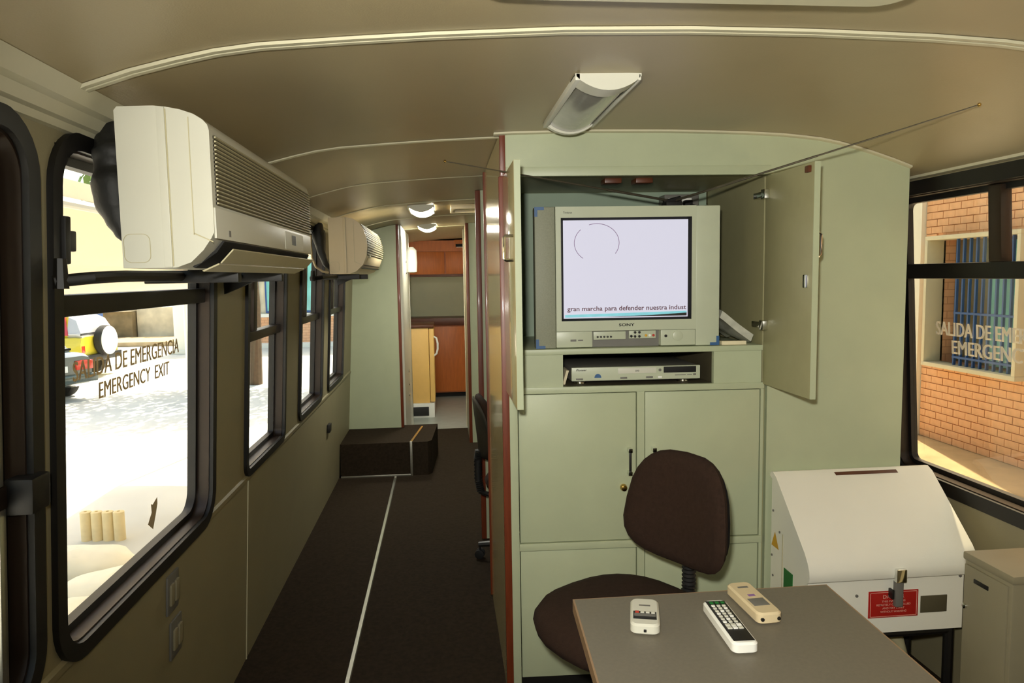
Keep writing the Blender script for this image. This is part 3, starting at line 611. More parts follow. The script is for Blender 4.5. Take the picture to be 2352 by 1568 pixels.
# ------------------------------------------------------------------ air conditioners
def air_con(label, A0, A1, P, nose, body, grille, xf, zf, n, pitch, strip):
    """P: end profile (x,z); nose: list of grille points on the front from the bottom up"""
    t = thing('air_conditioner', label, 'air conditioner', (.275, (A0 + A1) / 2, 1.51), group='wall air conditioners')
    MB().extr(P, A0, A1, 'y').build('casing', body, t)
    for y, s in ((A0, -1), (A1, 1)):
        MB().box(.283, .2855, y - .0012, y + .0012, 1.515, 1.815).build('seam', grille, t)
        m = MB(); m.box(.3255, .3270, y - .0012, y + .0012, 1.575, 1.80); m.build('seam', grille, t)
    MB().raw([(.3255, A0 - .0012, 1.577), (.3270, A0 - .0012, 1.579), (.362, A0 - .0012, 1.562), (.362, A0 - .0012, 1.560)], [(0, 1, 2, 3)]).build('seam', grille, t)
    m = MB(); o = rrect(.193, .243, 1.522, 1.578, .014); i = rrect(.194, .242, 1.523, 1.577, .013); m.fn = lambda a, b, c: (a, c, b); m.ring(o, i, A0 - .0012, A0); m.build('knockout', grille, t)
    MB().box(.268, .2835, A0 - .004, A0 + .001, 1.513, 1.8185, .0015).build('end_band', body, t)
    m = MB(); m.extr([(x + .0015, z) for x, z in nose] + [(x - .004, z) for x, z in reversed(nose)], A0 + .022, A1 - .006, 'y'); m.build('grille_backing', M_niche, t)
    for k in range(n):
        f = (k + .5) / n * (len(nose) - 1); q = min(int(f), len(nose) - 2); x = nose[q][0] + (nose[q + 1][0] - nose[q][0]) * (f - q); z = nose[q][1] + (nose[q + 1][1] - nose[q][1]) * (f - q)
        MB().extr([(x - .001, z - pitch * .30), (x + .0055, z - pitch * .12), (x + .0055, z + pitch * .12), (x - .001, z + pitch * .30)], A0 + .022, A1 - .006, 'y').build('slat', grille, t)
    if strip:
        MB().box(.3630, .3675, A0 + .004, A1 - .004, 1.568, 1.628, .0015).build('front_strip', body, t)
        dp = MB().box(.3675, .3683, 2.10, 2.36, 1.572, 1.622).build('display_plate', body, t)
        MB().box(.3683, .3692, 2.19, 2.24, 1.586, 1.614).build('display', M_dark, dp); MB().box(.3683, .3694, 2.24, 2.248, 1.586, 1.614).build('display_rim', M_white, dp)
        MB().box(.3675, .3683, A0 + .085, A0 + .10, 1.575, 1.588).build('screw_cover', M_greym, t)
        MB().extr([(.300, 1.5145), (.345, 1.5465), (.3615, 1.5660), (.3655, 1.5640), (.349, 1.5425), (.304, 1.5115)], A0 + .06, A1 - .03, 'y').build('outlet_slot', M_black, t)
        MB().extr([(.352, 1.522), (.3545, 1.5205), (.380, 1.5475), (.3785, 1.550)], A0 + .07, A1 - .04, 'y').build('louver', grille, t)
        MB().extr([(.315, 1.506), (.318, 1.504), (.350, 1.518), (.349, 1.521)], A0 + .07, A1 - .04, 'y').build('louver', grille, t)
    else:
        for z in (1.545, 1.56): MB().extr([(.355, z - .006), (.372, z - .002), (.374, z + .001), (.357, z - .003)], A0 + .05, A1 - .03, 'y').build('louver', M_dark, t)
        MB().box(.385, .3995, A0 + .12, A0 + .18, 1.60, 1.615, .002).build('display', grille, t)
    MB().tube([(.100, A0 - .08, 1.488), (.15, A0 - .045, 1.494), (.17, A0 + .05, 1.497), (.18, A1 - .05, 1.497), (.13, A1 + .06, 1.490), (.100, A1 + .10, 1.488)], .012, 10).build('bracket_bar', M_rubber, t)
    MB().tube([(.110, A0 - .075, 1.475), (.112, A0 - .075, 1.53)], [.014, .011], 8).build('bracket_arm', M_rubber, t)
    for y in (A0 + .35, A1 - .2): MB().box(.088, .31, y, y + .03, 1.480, 1.5115, .003).build('bracket_arm', M_rubber, t)
    MB().extr([(.090, 1.44), (.090, 1.505), (.22, 1.505), (.22, 1.495)], A1 - .05, A1 - .03, 'y').build('bracket_foot', M_rubber, t)
    return t
def lumps(centre_list):
    """one continuous wrapped bundle: a bent tube with swelling radius"""
    m = MB(); pts = [c[0] for c in centre_list]; rs = [c[1] for c in centre_list]; P = []; Rr = []
    for i in range(len(pts) - 1):
        for k in range(5):
            t = k / 5; P.append(Vector(pts[i]).lerp(Vector(pts[i + 1]), t)); Rr.append(rs[i] + (rs[i + 1] - rs[i]) * (3 * t * t - 2 * t ** 3))
    P.append(Vector(pts[-1])); Rr.append(rs[-1]); m.tube(P, Rr, 14); return m
ac = air_con('large cream split air conditioner over the emergency window', 1.47, 2.50,
             [(.19, 1.512), (.29, 1.512), (.318, 1.522), (.342, 1.545), (.358, 1.568), (.364, 1.58), (.364, 1.775), (.361, 1.786), (.352, 1.796), (.336, 1.806), (.312, 1.814), (.285, 1.819), (.262, 1.821), (.196, 1.819), (.19, 1.812)],
             [(.3645, 1.634), (.3645, 1.770)], M_plast, M_slat, 0, 0, 17, .0084, True)
lumps([((.150, 1.60, 1.800), .012), ((.148, 1.585, 1.785), .036), ((.140, 1.565, 1.765), .030), ((.146, 1.56, 1.745), .040), ((.142, 1.555, 1.715), .031), ((.147, 1.55, 1.685), .041), ((.149, 1.55, 1.645), .038), ((.158, 1.545, 1.61), .027), ((.166, 1.54, 1.585), .018), ((.172, 1.54, 1.565), .008)]).build('pipe_bundle', M_tape, ac)
ac2 = air_con('far round fronted air conditioner mounted in front of the green partition', 4.05, 5.08,
             [(.19, 1.512), (.30, 1.512), (.335, 1.525), (.372, 1.56), (.392, 1.61), (.398, 1.66), (.394, 1.71), (.380, 1.755), (.356, 1.790), (.325, 1.812), (.29, 1.821), (.19, 1.818)],
             [(.392, 1.612), (.398, 1.66), (.394, 1.71), (.380, 1.755), (.360, 1.786)], M_plast2, M_slat, 0, 0, 14, .012, False)
lumps([((.118, 4.10, 1.795), .01), ((.125, 4.10, 1.78), .030), ((.13, 4.09, 1.72), .034), ((.14, 4.09, 1.64), .022), ((.16, 4.10, 1.57), .016), ((.18, 4.14, 1.54), .010)]).build('pipe_bundle', M_tape, ac2)
MB().tube([(.112, 3.96, 1.72), (.112, 3.95, 1.66), (.115, 3.95, 1.60), (.13, 3.97, 1.55), (.16, 4.0, 1.525), (.185, 4.03, 1.52)], .006, 8).build('drain_hose', M_plast2, ac2)

# ------------------------------------------------------------------ office chairs
def office_chair(label, loc, rz, seat_z, back_lift=0.0, group='dark office chairs'):
    t = thing('office_chair', label, 'chair', loc, rz, group, local=True)
    # local: faces +X
    def pad(w, l, th, fn, nx=15, nr=10, pw=2.6):
        """superellipse cushion"""
        vs = []; fs = []; n = 28
        rings = [(.0, 1.0), (.55, 1.0), (.80, .96), (.93, .82), (1.0, .5), (.97, .18), (.90, .0)]
        for rr, zz in rings[1:]:
            for k in range(n):
                an = 2 * math.pi * k / n; c, s = math.cos(an), math.sin(an)
                x = abs(c) ** (2 / pw) * (1 if c > 0 else -1) * l * rr; y = abs(s) ** (2 / pw) * (1 if s > 0 else -1) * w * rr
                vs.append(fn(x, y, zz * th))
        R = len(rings) - 1
        for i in range(R - 1):
            for k in range(n): j = (k + 1) % n; fs.append((i * n + k, i * n + j, (i + 1) * n + j, (i + 1) * n + k))
        top = len(vs); vs.append(fn(0, 0, th)); bot = len(vs); vs.append(fn(0, 0, 0))
        fs += [(top, k, (k + 1) % n) for k in range(n)] + [(bot, (R - 1) * n + (k + 1) % n, (R - 1) * n + k) for k in range(n)]
        return vs, fs
    S = seat_z
    vs, fs = pad(.235, .235, .075, lambda x, y, z: (x + .01, y, S - .075 + z - max(0, x - .12) ** 2 * 1.6))
    m = MB(); m.raw(vs, fs); seat = m.build('seat', M_fabric, t, angle=60)
    vs, fs = pad(.215, .215, .03, lambda x, y, z: (x + .01, y, S - .098 + z)); m = MB(); m.raw(vs, fs); m.build('seat_shell', M_grey, t, angle=60)
    zc = S + .255 + back_lift
    def bk(x, y, z):      # x along height, y width, z thickness forwards
        taper = 1.0 - .14 * (x / .165); yy = y * taper
        return (-.225 - .10 * x + z * .9 + 1.3 * yy * yy - .03, yy, zc + x)
    vs, fs = pad(.185, .165, .05, bk, pw=3.0); m = MB(); m.raw(vs, fs); m.build('backrest', M_fabric, t, angle=60)
    vs, fs = pad(.175, .155, .018, lambda x, y, z: bk(x, y, z - .016)); m = MB(); m.raw(vs, fs); m.build('back_shell', M_dark, t, angle=60)
    # bellows covered back bar
    P = [(-.255, 0, zc - .12), (-.262, 0, zc - .17), (-.262, 0, S - .02), (-.25, 0, S - .085), (-.20, 0, S - .105), (-.05, 0, S - .105)]
    m = MB(); Q = []; Rr = []
    for i in range(3):
        for k in range(12): Q.append(Vector(P[i]).lerp(Vector(P[i + 1]), k / 12)); Rr.append(.022 if k % 2 else .0165)
    m.tube(Q, Rr, 12); m.build('bellows', M_black, t, angle=80)
    m = MB(); m.tube(P[2:], .014, 8); m.build('back_bar', M_dark, t)
    m = MB(); m.box(-.09, .09, -.06, .06, S - .125, S - .096, .006); m.build('mechanism', M_dark, t)
    m = MB(); m.tube([(.02, .05, S - .11), (.03, .20, S - .115), (.03, .235, S - .11)], .006, 8); m.build('lever', M_dark, t)
    m = MB(); m.lathe([(.028, .075), (.028, .26), (.018, .262), (.018, S - .115)], (0, 0, 0), (0, 0, 1), 16); m.build('gas_column', M_dark, t)
    m = MB(); m.lathe([(.045, .072), (.045, .115), (.03, .125)], (0, 0, 0), (0, 0, 1), 16); m.build('hub', M_dark, t)
    for k in range(5):
        a = 2 * math.pi * k / 5 + .3; c, s = math.cos(a), math.sin(a)
        m = MB(); m.tube([(.03 * c, .03 * s, .095), (.16 * c, .16 * s, .088), (.27 * c, .27 * s, .075)], [.022, .018, .014], 8); lg = m.build('leg', M_dark, t)
        m = MB(); m.tube([(.265 * c, .265 * s, .075), (.265 * c, .265 * s, .045)], .006, 8)
        for q in (-1, 1): m.lathe([(.018, -.008), (.025, -.006), (.025, .006), (.018, .008)], (.265 * c - q * .013 * s, .265 * s + q * .013 * c, .0255), (-s, c, 0), 14)
        m.build('caster', M_black, lg)
    return t
office_chair('dark brown fabric office chair pushed behind the grey table', (1.295, 1.885, 0), math.radians(211), .575, -.032)
office_chair('dark office chair standing in the bay behind the television cabinet', (1.225, 3.62, 0), math.radians(4), .47, .0)

# ------------------------------------------------------------------ grey table and remotes
tb = thing('table', 'grey laminate table with three remote controls on it', 'table', (1.375, 1.1, 0))
MB().extr([(1.088, 1.553), (1.686, 1.553), (1.655, .70), (1.045, .70)], .722, .750, 'z').build('top', M_table, tb)
m = MB(); e = .004; P = [(1.088, 1.553), (1.686, 1.553), (1.655, .70), (1.045, .70)]
m.raw([(x + (e if x > 1.3 else -e) * s, y + (e if y > 1 else -e) * s, z) for s in (0, 1) for z in (.7215, .7495) for x, y in P], [(k + o, (k + 1) % 4 + o, (k + 1) % 4 + 8 + o, k + 8 + o) for o in (0, 4) for k in range(4)] + [(8 + k, 8 + (k + 1) % 4, 12 + (k + 1) % 4, 12 + k) for k in range(4)])
m.build('edge_band', M_tedge, tb)
m = MB(); m.lathe([(.035, .02), (.035, .722)], (1.36, 1.05, 0), (0, 0, 1), 18); m.build('pedestal', M_dark, tb)
m = MB(); m.lathe([(.22, 0), (.22, .012), (.05, .03), (.04, .05)], (1.36, 1.05, 0), (0, 0, 1), 24); m.build('foot_plate', M_dark, tb)

def remote(name, label, p0, p1, w, h, mt, taper=1.0):
    """p0 far end, p1 near end (centres on the table top)"""
    p0 = Vector(p0); p1 = Vector(p1); L = (p1 - p0).length; c = (p0 + p1) / 2; a = math.atan2(p1.y - p0.y, p1.x - p0.x)
    t = thing(name, label, 'remote', (c.x, c.y, .7502), a, 'remote controls on the grey table', local=True)
    n = 6; o = rrect(-L / 2, L / 2, -w / 2, w / 2, w * .24, 5); i = rrect(-L / 2 + .004, L / 2 - .004, -w / 2 + .004, w / 2 - .004, w * .2, 5)
    tp = lambda x, y: (x, y * (1 - (1 - taper) * (x + L / 2) / L))
    m = MB(); N = len(o)
    vs = [(*tp(*q), 0.0015) for q in i] + [(*tp(*q), .005) for q in o] + [(*tp(*q), h - .004) for q in o] + [(*tp(*q), h) for q in i]
    fs = [(r * N + k, r * N + (k + 1) % N, (r + 1) * N + (k + 1) % N, (r + 1) * N + k) for r in range(3) for k in range(N)] + [tuple(range(N)), tuple(range(3 * N, 4 * N))]
    m.raw(vs, fs); m.build('casing', mt, t); return t, L
t, L = remote('remote_control', 'short cream remote control with a dark screen strip', (1.232, 1.490), (1.200, 1.372), .060, .024, M_plast)
MB().box(L * .02, L * .30, -.024, .024, .0235, .0246, .0004).build('button_panel', M_dark, t)
for k in range(4): MB().box(L * .03, L * .09, -.020 + k * .011, -.012 + k * .011, .0243, .0262, .0006).build('button', M_inkr if k == 0 else M_plast, t)
MB().box(L * .11, L * .20, -.022, .022, .0243, .0252).build('button_row', M_greym, t)
MB().box(-L * .24, -L * .19, -.012, .012, .0236, .0243).build('badge', M_greym, t)
MB().box(L / 2 - .002, L / 2 + .001, -.003, .003, .008, .014, .001).build('emitter', M_dark, t)
t, L = remote('remote_control', 'long white remote control with a dark face full of buttons', (1.379, 1.464), (1.372, 1.276), .052, .024, M_white)
MB().box(-L / 2 + .008, L / 2 - .010, -.021, .021, .0235, .0248, .0006).build('face_plate', M_dark, t)
for k in range(3): MB().box(-L / 2 + .014, -L / 2 + .022, -.015 + k * .012, -.007 + k * .012, .0246, .0268, .0008).build('button', M_inkg, t)
for r in range(9):
    for k in range(3):
        x = -L / 2 + .030 + r * .0118; big = r >= 7
        MB().box(x, x + (.009 if big else .0065), -.016 + k * .0115, -.016 + k * .0115 + (.0095 if big else .0075), .0246, .0272, .001).build('button', M_plast if (r + k) % 3 else M_white, t)
t, L = remote('remote_control', 'rounded cream remote control with a grey window at the table edge', (1.464, 1.540), (1.472, 1.384), .056, .026, M_plast2, 1.0)
t.rotation_euler.z -= 0.0
MB().box(L * .05, L * .27, -.018, .018, .0255, .0266, .0005).build('screen', M_greym, t)
MB().box(-L * .08, -L * .02, -.008, .008, .0256, .0263).build('emblem', M_line, t)
MB().box(-L * .34, -L * .29, -.012, .012, .0256, .0263).build('badge', M_greym, t)
for y in (-.018, .018): m = MB(); m.lathe([(.004, -.002), (.004, .0012)], (L / 2, y, .013), (1, 0, 0), 10); m.build('emitter', M_dark, t)

# ------------------------------------------------------------------ white lidded machine box
gx0, gx1 = 1.932, 2.488
gb = thing('machine_box', 'white metal box with a sloping lid and a red danger plate', 'machine', (2.21, 2.21, .0))
m = MB(); m.extr([(2.350, .325), (2.092, .325), (2.092, .515), (2.305, .775), (2.350, .775)], gx0, gx1 - .03, 'x'); m.build('body', M_gen, gb)
m = MB(); PL = [(2.348, .783), (2.340, .797), (2.325, .800), (2.300, .788), (2.098, .600), (2.078, .575), (2.066, .550), (2.064, .530), (2.070, .514), (2.080, .508), (2.092, .510), (2.100, .535), (2.305, .765), (2.330, .775)]
m.extr(PL, gx0 - .010, gx1, 'x'); lid = m.build('lid', M_gen, gb)
m = MB(); m.extr([(2.2985, .7855), (2.2965, .7870), (2.3095, .7945), (2.3125, .7930)], 2.135, 2.36, 'x'); m.build('vent_slot', M_woodd, lid)
m = MB(); m.box(2.203, 2.237, 2.052, 2.070, .505, .548, .004); m.build('latch_keeper', M_chrome, lid)
lt = MB().box(2.207, 2.233, 2.060, 2.078, .422, .508, .005).build('latch', M_greym, gb)
MB().box(2.200, 2.2075, 2.068, 2.090, .445, .475, .002).build('latch_spring', M_dark, lt)
sg = MB().box(2.135, 2.303, 2.0895, 2.0925, .376, .464, .001).build('danger_plate', M_sign, gb)
m = MB(); FN = lambda u, v: (u, 2.089, v)
for q in ((2.140, 2.298, .3795, .381), (2.140, 2.298, .459, .4605), (2.140, 2.1415, .3795, .4605), (2.2965, 2.298, .3795, .4605)): m.box(q[0], q[1], 2.0888, 2.0896, q[2], q[3])
text(m, 'DANGER', 2.183, .4395, .072, .012, FN, .01)
for k, (s, w) in enumerate((('THIS MACHINE IS', .080), ('REMOTELY CONTROLLED', .115), ('AND MAY START', .075), ('WITHOUT WARNING', .088))): text(m, s, 2.219 - w / 2, .427 - k * .0115, w, .0065, FN, .006)
m.build('lettering', M_signt, sg, smooth=False)
MB().box(2.312, 2.402, 2.0895, 2.0925, .384, .440, .001).build('rating_plate', M_niche, gb)
for x, z in ((2.095, .453), (2.445, .500)): m = MB(); m.lathe([(.005, -.001), (.005, .003), (.002, .004)], (x, 2.092, z), (0, -1, 0), 10); m.build('screw', M_greym, gb)
for y, z in ((2.335, .66), (2.285, .60), (2.33, .43), (2.25, .415), (2.34, .50)): m = MB(); m.lathe([(.004, -.001), (.004, .003)], (gx0, y, z), (-1, 0, 0), 10); m.build('screw', M_greym, gb)
MB().box(gx0 - .0012, gx0, 2.262, 2.266, .415, .60).build('side_seam', M_slat, gb)
MB().box(gx0 - .002, gx0, 2.19, 2.25, .42, .49).build('green_label', M_inkg, gb)
m = MB(); m.raw([(gx0 - .001, 2.345, .535), (gx0 - .001, 2.29, .535), (gx0 - .001, 2.32, .59)], [(0, 1, 2)]); m.build('warning_triangle', M_yell, gb, smooth=False)
for x in (1.97, 2.43):
    for y in (2.115, 2.325): m = MB(); m.tube([(x, y, 0), (x, y, .325)], .016, 10); m.build('leg', M_rubber, gb)
m = MB(); m.tube([(1.97, 2.115, .31), (2.43, 2.115, .31)], .014, 10); m.build('stand_rail', M_rubber, gb)
m = MB(); m.tube([(2.20, 2.25, .0), (2.20, 2.25, .16), (2.215, 2.25, .21), (2.25, 2.25, .235), (2.31, 2.25, .235), (2.345, 2.25, .21), (2.36, 2.25, .16), (2.36, 2.25, 0)], .022, 12); m.build('duct', M_slat, gb)

# ------------------------------------------------------------------ narrow grey metal cabinet
sc_ = thing('metal_cabinet', 'narrow grey steel cabinet with a slot handle beside the white box', 'cabinet', (2.34, 1.685, 0))
m = MB(); m.box(2.203, 2.485, 1.600, 1.766, .03, .700, .006); m.build('body', M_grey, sc_)
m = MB(); m.box(2.198, 2.490, 1.594, 1.770, .700, .722, .006); m.build('top', M_grey, sc_)
d = MB().box(2.197, 2.2035, 1.612, 1.760, .05, .690, .002).build('door', M_grey, sc_)
MB().box(2.194, 2.1975, 1.672, 1.722, .652, .663, .001).build('slot_handle', M_dark, d)
m = MB(); m.lathe([(.007, -.001), (.007, .005), (.004, .006)], (2.197, 1.752, .575), (-1, 0, 0), 12); m.build('lock', M_chrome, d)
MB().box(2.196, 2.1975, 1.655, 1.675, .30, .315).build('red_mark', M_sign, d)
for x in (2.22, 2.46):
    for y in (1.615, 1.75): m = MB(); m.lathe([(.012, 0), (.012, .03)], (x, y, 0), (0, 0, 1), 10); m.build('foot', M_black, sc_)

# ------------------------------------------------------------------ far end of the bus: step, partitions, kitchenette
st = thing('carpeted_step', 'dark carpeted step with metal nosing at the end of the aisle strip', 'step', (.34, 5.65, 0))
m = MB(); m.extr([(0.017, 5.355), (.665, 5.355), (.695, 5.40), (.735, 6.0), (0.017, 6.0)], 0.0, .255, 'z'); m.build('riser_block', M_carpet, st)
m = MB(); m.box(0.017, .54, 5.343, 5.356, .0, .014, .002); m.build('bottom_strip', M_alu, st)
m = MB(); m.box(.532, .550, 5.343, 5.356, .0, .262, .002); m.build('corner_strip', M_alu, st)
m = MB(); m.extr([(.532, 5.345), (.550, 5.345), (.618, 5.90), (.602, 5.90)], .255, .261, 'z'); m.build('top_strip', M_gold, st)

def arch_panel(x0, x1, y0, y1, z0):
    n = 8; xs = [x0 + (x1 - x0) * k / n for k in range(n + 1)]
    pts = [(x, z0) for x in xs] + [(x, ceil_z(x) - .002) for x in reversed(xs)]; N = len(pts); m = MB()
    vs = [(x, y, z) for y in (y0, y1) for x, z in pts]; fs = [(i, (i + 1) % N, N + (i + 1) % N, N + i) for i in range(N)]
    for off in (0, N):
        for k in range(n): fs.append((off + k, off + k + 1, off + N - 2 - k, off + N - 1 - k))
    return m.raw(vs, fs)
pt = thing('green_partition', 'pale green partition with a dark red edge standing on the carpeted step', 'partition', (.25, 5.915, .255))
arch_panel(.075, .44, 5.90, 5.93, .256).build('panel', M_green, pt)
MB().box(.012, .075, 5.90, 5.93, .256, 1.70).build('filler_panel', M_green, pt)
MB().box(.44, .462, 5.892, 5.938, .256, ceil_z(.45) - .003, .003).build('edging', M_red, pt)
cd = thing('compartment_wall', 'pale metal framed wall edge with small fittings behind the green partition', 'partition', (.49, 6.6, 0))
MB().box(.455, .475, 6.001, 7.25, 0.0, ceil_z(.46) - .004).build('panel', M_plast, cd)
MB().box(.452, .480, 7.25, 7.275, 0.0, ceil_z(.46) - .004, .003).build('edge_channel', M_alu, cd)
for z in (1.62, 1.52, .62, .5, .4): MB().box(.475, .484, 6.6, 6.66, z, z + .02, .002).build('fitting', M_chrome, cd)

def red_edged(name, label, y, xe, group):
    t = thing(name, label, 'partition', (1.5, y, 0), group=group)
    arch_panel(xe, 2.35, y, y + .03, 0.0).build('panel', M_green, t)
    MB().box(xe - .028, xe, y - .006, y + .036, 0.0, ceil_z(xe) - .003, .003).build('edging', M_red, t)
    return t
red_edged('bay_partition', 'pale green partition with dark red edge behind the dark office chair', 3.97, 1.022, 'red edged partitions along the aisle')
red_edged('bay_partition', 'pale green partition with dark red edge beyond the ceiling vent', 6.36, 1.042, 'red edged partitions along the aisle')
cw = thing('closet', 'narrow grey closet side next to the orange kitchen cupboards', 'closet', (1.2, 6.8, 0))
MB().box(1.018, 1.034, 6.40, 7.15, 0.0, ceil_z(1.02) - .004).build('side_panel', M_grey, cw)
MB().box(1.012, 1.018, 7.10, 7.15, 0.0, ceil_z(1.02) - .004, .002).build('edge_strip', M_trim, cw)
MB().box(1.034, 2.4, 7.12, 7.15, 0.0, 1.80).build('back_panel', M_grey, cw)

# kitchenette
kb = thing('base_cupboard', 'orange wood base cupboard below the kitchen counter', 'cupboard', (1.0, 9.0, 0))
MB().box(.20, 2.2, 8.87, 9.295, .06, .895).build('body', M_wood, kb)
MB().box(.20, 2.2, 8.92, 9.295, 0, .06).build('toe_kick', M_black, kb)
for x0, x1 in ((.22, .62), (.63, 1.06), (1.07, 1.6), (1.61, 2.18)): MB().box(x0, x1, 8.852, 8.871, .075, .88, .004).build('door', M_wood, kb)
m = MB(); m.box(.17, 2.25, 8.82, 9.298, .896, .985, .006); tag(m.build('counter_top', M_woodd), 'dark wood counter top under the orange wall cupboard', 'counter')
ku = thing('wall_cupboard', 'orange wood wall cupboard under the ceiling at the far end', 'cupboard', (1.1, 9.1, 1.47))
MB().box(.22, 2.2, 8.90, 9.295, 1.49, 1.905).build('body', M_wood, ku)
for x0, x1 in ((.235, .835), (.85, 1.22), (1.235, 1.7), (1.715, 2.18)): MB().box(x0, x1, 8.885, 8.901, 1.525, 1.795, .004).build('door', M_wood, ku)
MB().box(.22, 2.2, 8.882, 8.901, 1.49, 1.517, .003).build('light_rail', M_woodd, ku)
MB().box(.22, 2.2, 8.888, 8.901, 1.80, 1.93).build('cornice_panel', M_wood, ku)
wc = thing('control_unit', 'small dark control unit on the orange cupboard cornice', 'control unit', (1.03, 8.87, 1.83))
MB().box(.955, 1.12, 8.850, 8.887, 1.84, 1.935, .004).build('housing', M_wood, wc)
MB().box(.975, 1.10, 8.842, 8.851, 1.85, 1.885, .002).build('display', M_black, wc)
MB().box(.985, 1.09, 8.842, 8.851, 1.843, 1.848).build('light_strip', M_white, wc)
fr = thing('small_refrigerator', 'cream refrigerator with white curved handle beside the orange base cupboard', 'refrigerator', (.5, 7.8, 0))
MB().box(.20, .645, 7.60, 8.15, .155, .955, .006).build('body', M_cream, fr)
MB().box(.19, .70, 7.585, 8.16, .956, .985, .004).build('top', M_woodd, fr)
dr = MB().box(.648, .700, 7.60, 8.15, .165, .950, .012).build('door', M_cream, fr)
m = MB(); m.tube([(.695, 7.62, .86), (.725, 7.615, .845), (.738, 7.61, .79), (.738, 7.61, .73), (.725, 7.615, .68), (.695, 7.62, .655)], .011, 10); m.build('handle', M_white, dr)
pl = MB().box(.20, .69, 7.592, 8.15, 0.0, .153, .004).build('plinth', M_white, fr)
MB().box(.24, .63, 7.585, 7.594, .02, .115, .003).build('grille', M_dark, pl)
m = MB(); m.lathe([(.02, 0), (.05, .01), (.055, .10), (.05, .22), (.02, .25)], (.51, 7.10, 1.53), (0, 0, 1), 16)
tag(m.build('soap_dispenser', M_white), 'white rounded dispenser on the wall before the orange cupboards', 'dispenser')

# ------------------------------------------------------------------ outdoors, street side
gr = MB().box(-60, 7.2, -20, 80, GZ - .3, GZ).build('ground', M_asph); struct(gr, 'pale sunlit paved yard outside the bus')
aw = thing('awning', 'beige canvas awning slung from the bus over the white sacks', 'awning', (-1.3, 4.5, GZ))
def awn(t, y): return Vector((-.75 - 1.70 * t, y, 1.82 - .545 * t - .05 * math.sin(math.pi * t) + (y - 6.4) * .022 * t))
AW0, AW1 = -1.0, 9.45
m = MB(); vs = []; fs = []; ny, nt_ = 24, 12
for j in range(ny + 1):
    for i in range(nt_ + 1):
        y = AW0 + (AW1 - AW0) * j / ny; p = awn(i / nt_, y); p.z -= .03 * abs(math.sin(math.pi * j / 6)) * math.sin(math.pi * i / nt_); vs.append(tuple(p))
for j in range(ny):
    for i in range(nt_): a = j * (nt_ + 1) + i; fs.append((a, a + 1, a + nt_ + 2, a + nt_ + 1))
N = len(vs); vs += [(x, y, z + .004) for x, y, z in vs]; fs += [tuple(k + N for k in q) for q in fs]
m.raw(vs, fs); m.build('canvas', M_canvas, aw, angle=60)
m = MB(); m.box(-.735, -.73, AW0, AW1, 1.84, 1.915); m.build('top_flap', M_canvas, aw)
for t_, r_, nm in ((0, .022, 'rear_bar'), (1, .02, 'front_bar')):
    m = MB(); m.tube([tuple(awn(t_, AW0)), tuple(awn(t_, AW1))], r_, 10); m.build(nm, M_white, aw)
for y in (AW0, AW1):
    m = MB(); m.tube([tuple(awn(k / 6, y) - Vector((0, 0, .03))) for k in range(7)], .02, 8); m.build('rafter', M_white, aw)
    for t_ in (0, 1): p = awn(t_, y); m = MB(); m.tube([(p.x, y, GZ), (p.x, y, p.z)], .022, 10); m.build('post', M_white, aw)

# sacks
def sack(loc, rz, L, W, H, label):
    m = MB(); n, r = 24, 10; vs = []; fs = []; seed = random.random() * 9
    for i in range(r + 1):
        ph = math.pi * i / r
        for k in range(n):
            th = 2 * math.pi * k / n; c, s = math.cos(th), math.sin(th)
            x = abs(c) ** .7 * (1 if c > 0 else -1) * L * math.sin(ph) ** .6; y = abs(s) ** .7 * (1 if s > 0 else -1) * W * math.sin(ph) ** .6
            z = H * (1 - math.cos(ph)) / 2 * 1.0
            w = 1 + .05 * math.sin(5 * th + seed) + .05 * math.sin(3 * ph + 7 * th * .5 + seed)
            z2 = H / 2 * (1 - math.cos(ph)) * (1 + .10 * math.sin(3.1 * x / L * 2 + seed) * math.sin(ph)) * (1 - .22 * (x / L) ** 2 * (1 if ph > 1.5 else 0))
            vs.append((loc[0] + (x * math.cos(rz) - y * math.sin(rz)) * w, loc[1] + (x * math.sin(rz) + y * math.cos(rz)) * w, loc[2] + max(z2, 0)))
    for i in range(r):
        for k in range(n): j = (k + 1) % n; fs.append((i * n + k, i * n + j, (i + 1) * n + j, (i + 1) * n + k))
    m.raw(vs, fs); return tag(m.build('sack', M_sack, angle=70), label, 'sack', 'white sacks under the awning')
for (x, y, a, l, lab) in [(-1.98, 5.52, .1, .42, 'white sack lying right in front of the kraft paper rolls'), (-1.50, 5.02, -.08, .40, 'white sack close to the bus, second from the kraft paper rolls'), (-2.45, 4.98, .06, .40, 'white sack lying farthest out from the bus side'),
                            (-1.58, 4.52, .12, .42, 'white sack between two others along the bus side'), (-1.62, 4.02, -.06, .42, 'white sack farthest from the kraft paper rolls')]:
    sack((x, y, GZ), a, l, .21, .25, lab)
for k, lab in enumerate(('kraft paper roll at the outer end of the row behind the white sacks', 'kraft paper roll second from the outer end of the row', 'kraft paper roll second from the bus end of the row', 'kraft paper roll at the bus end of the row behind the white sacks')):
    m = MB(); m.lathe([(.046, 0), (.046, .25), (.038, .255), (.014, .255), (.014, .24)], (-2.335 + .096 * k, 6.42 - .01 * k, GZ), (0, 0, 1), 18)
    tag(m.build('paper_roll', M_roll), lab, 'roll', 'kraft paper rolls behind the sacks')

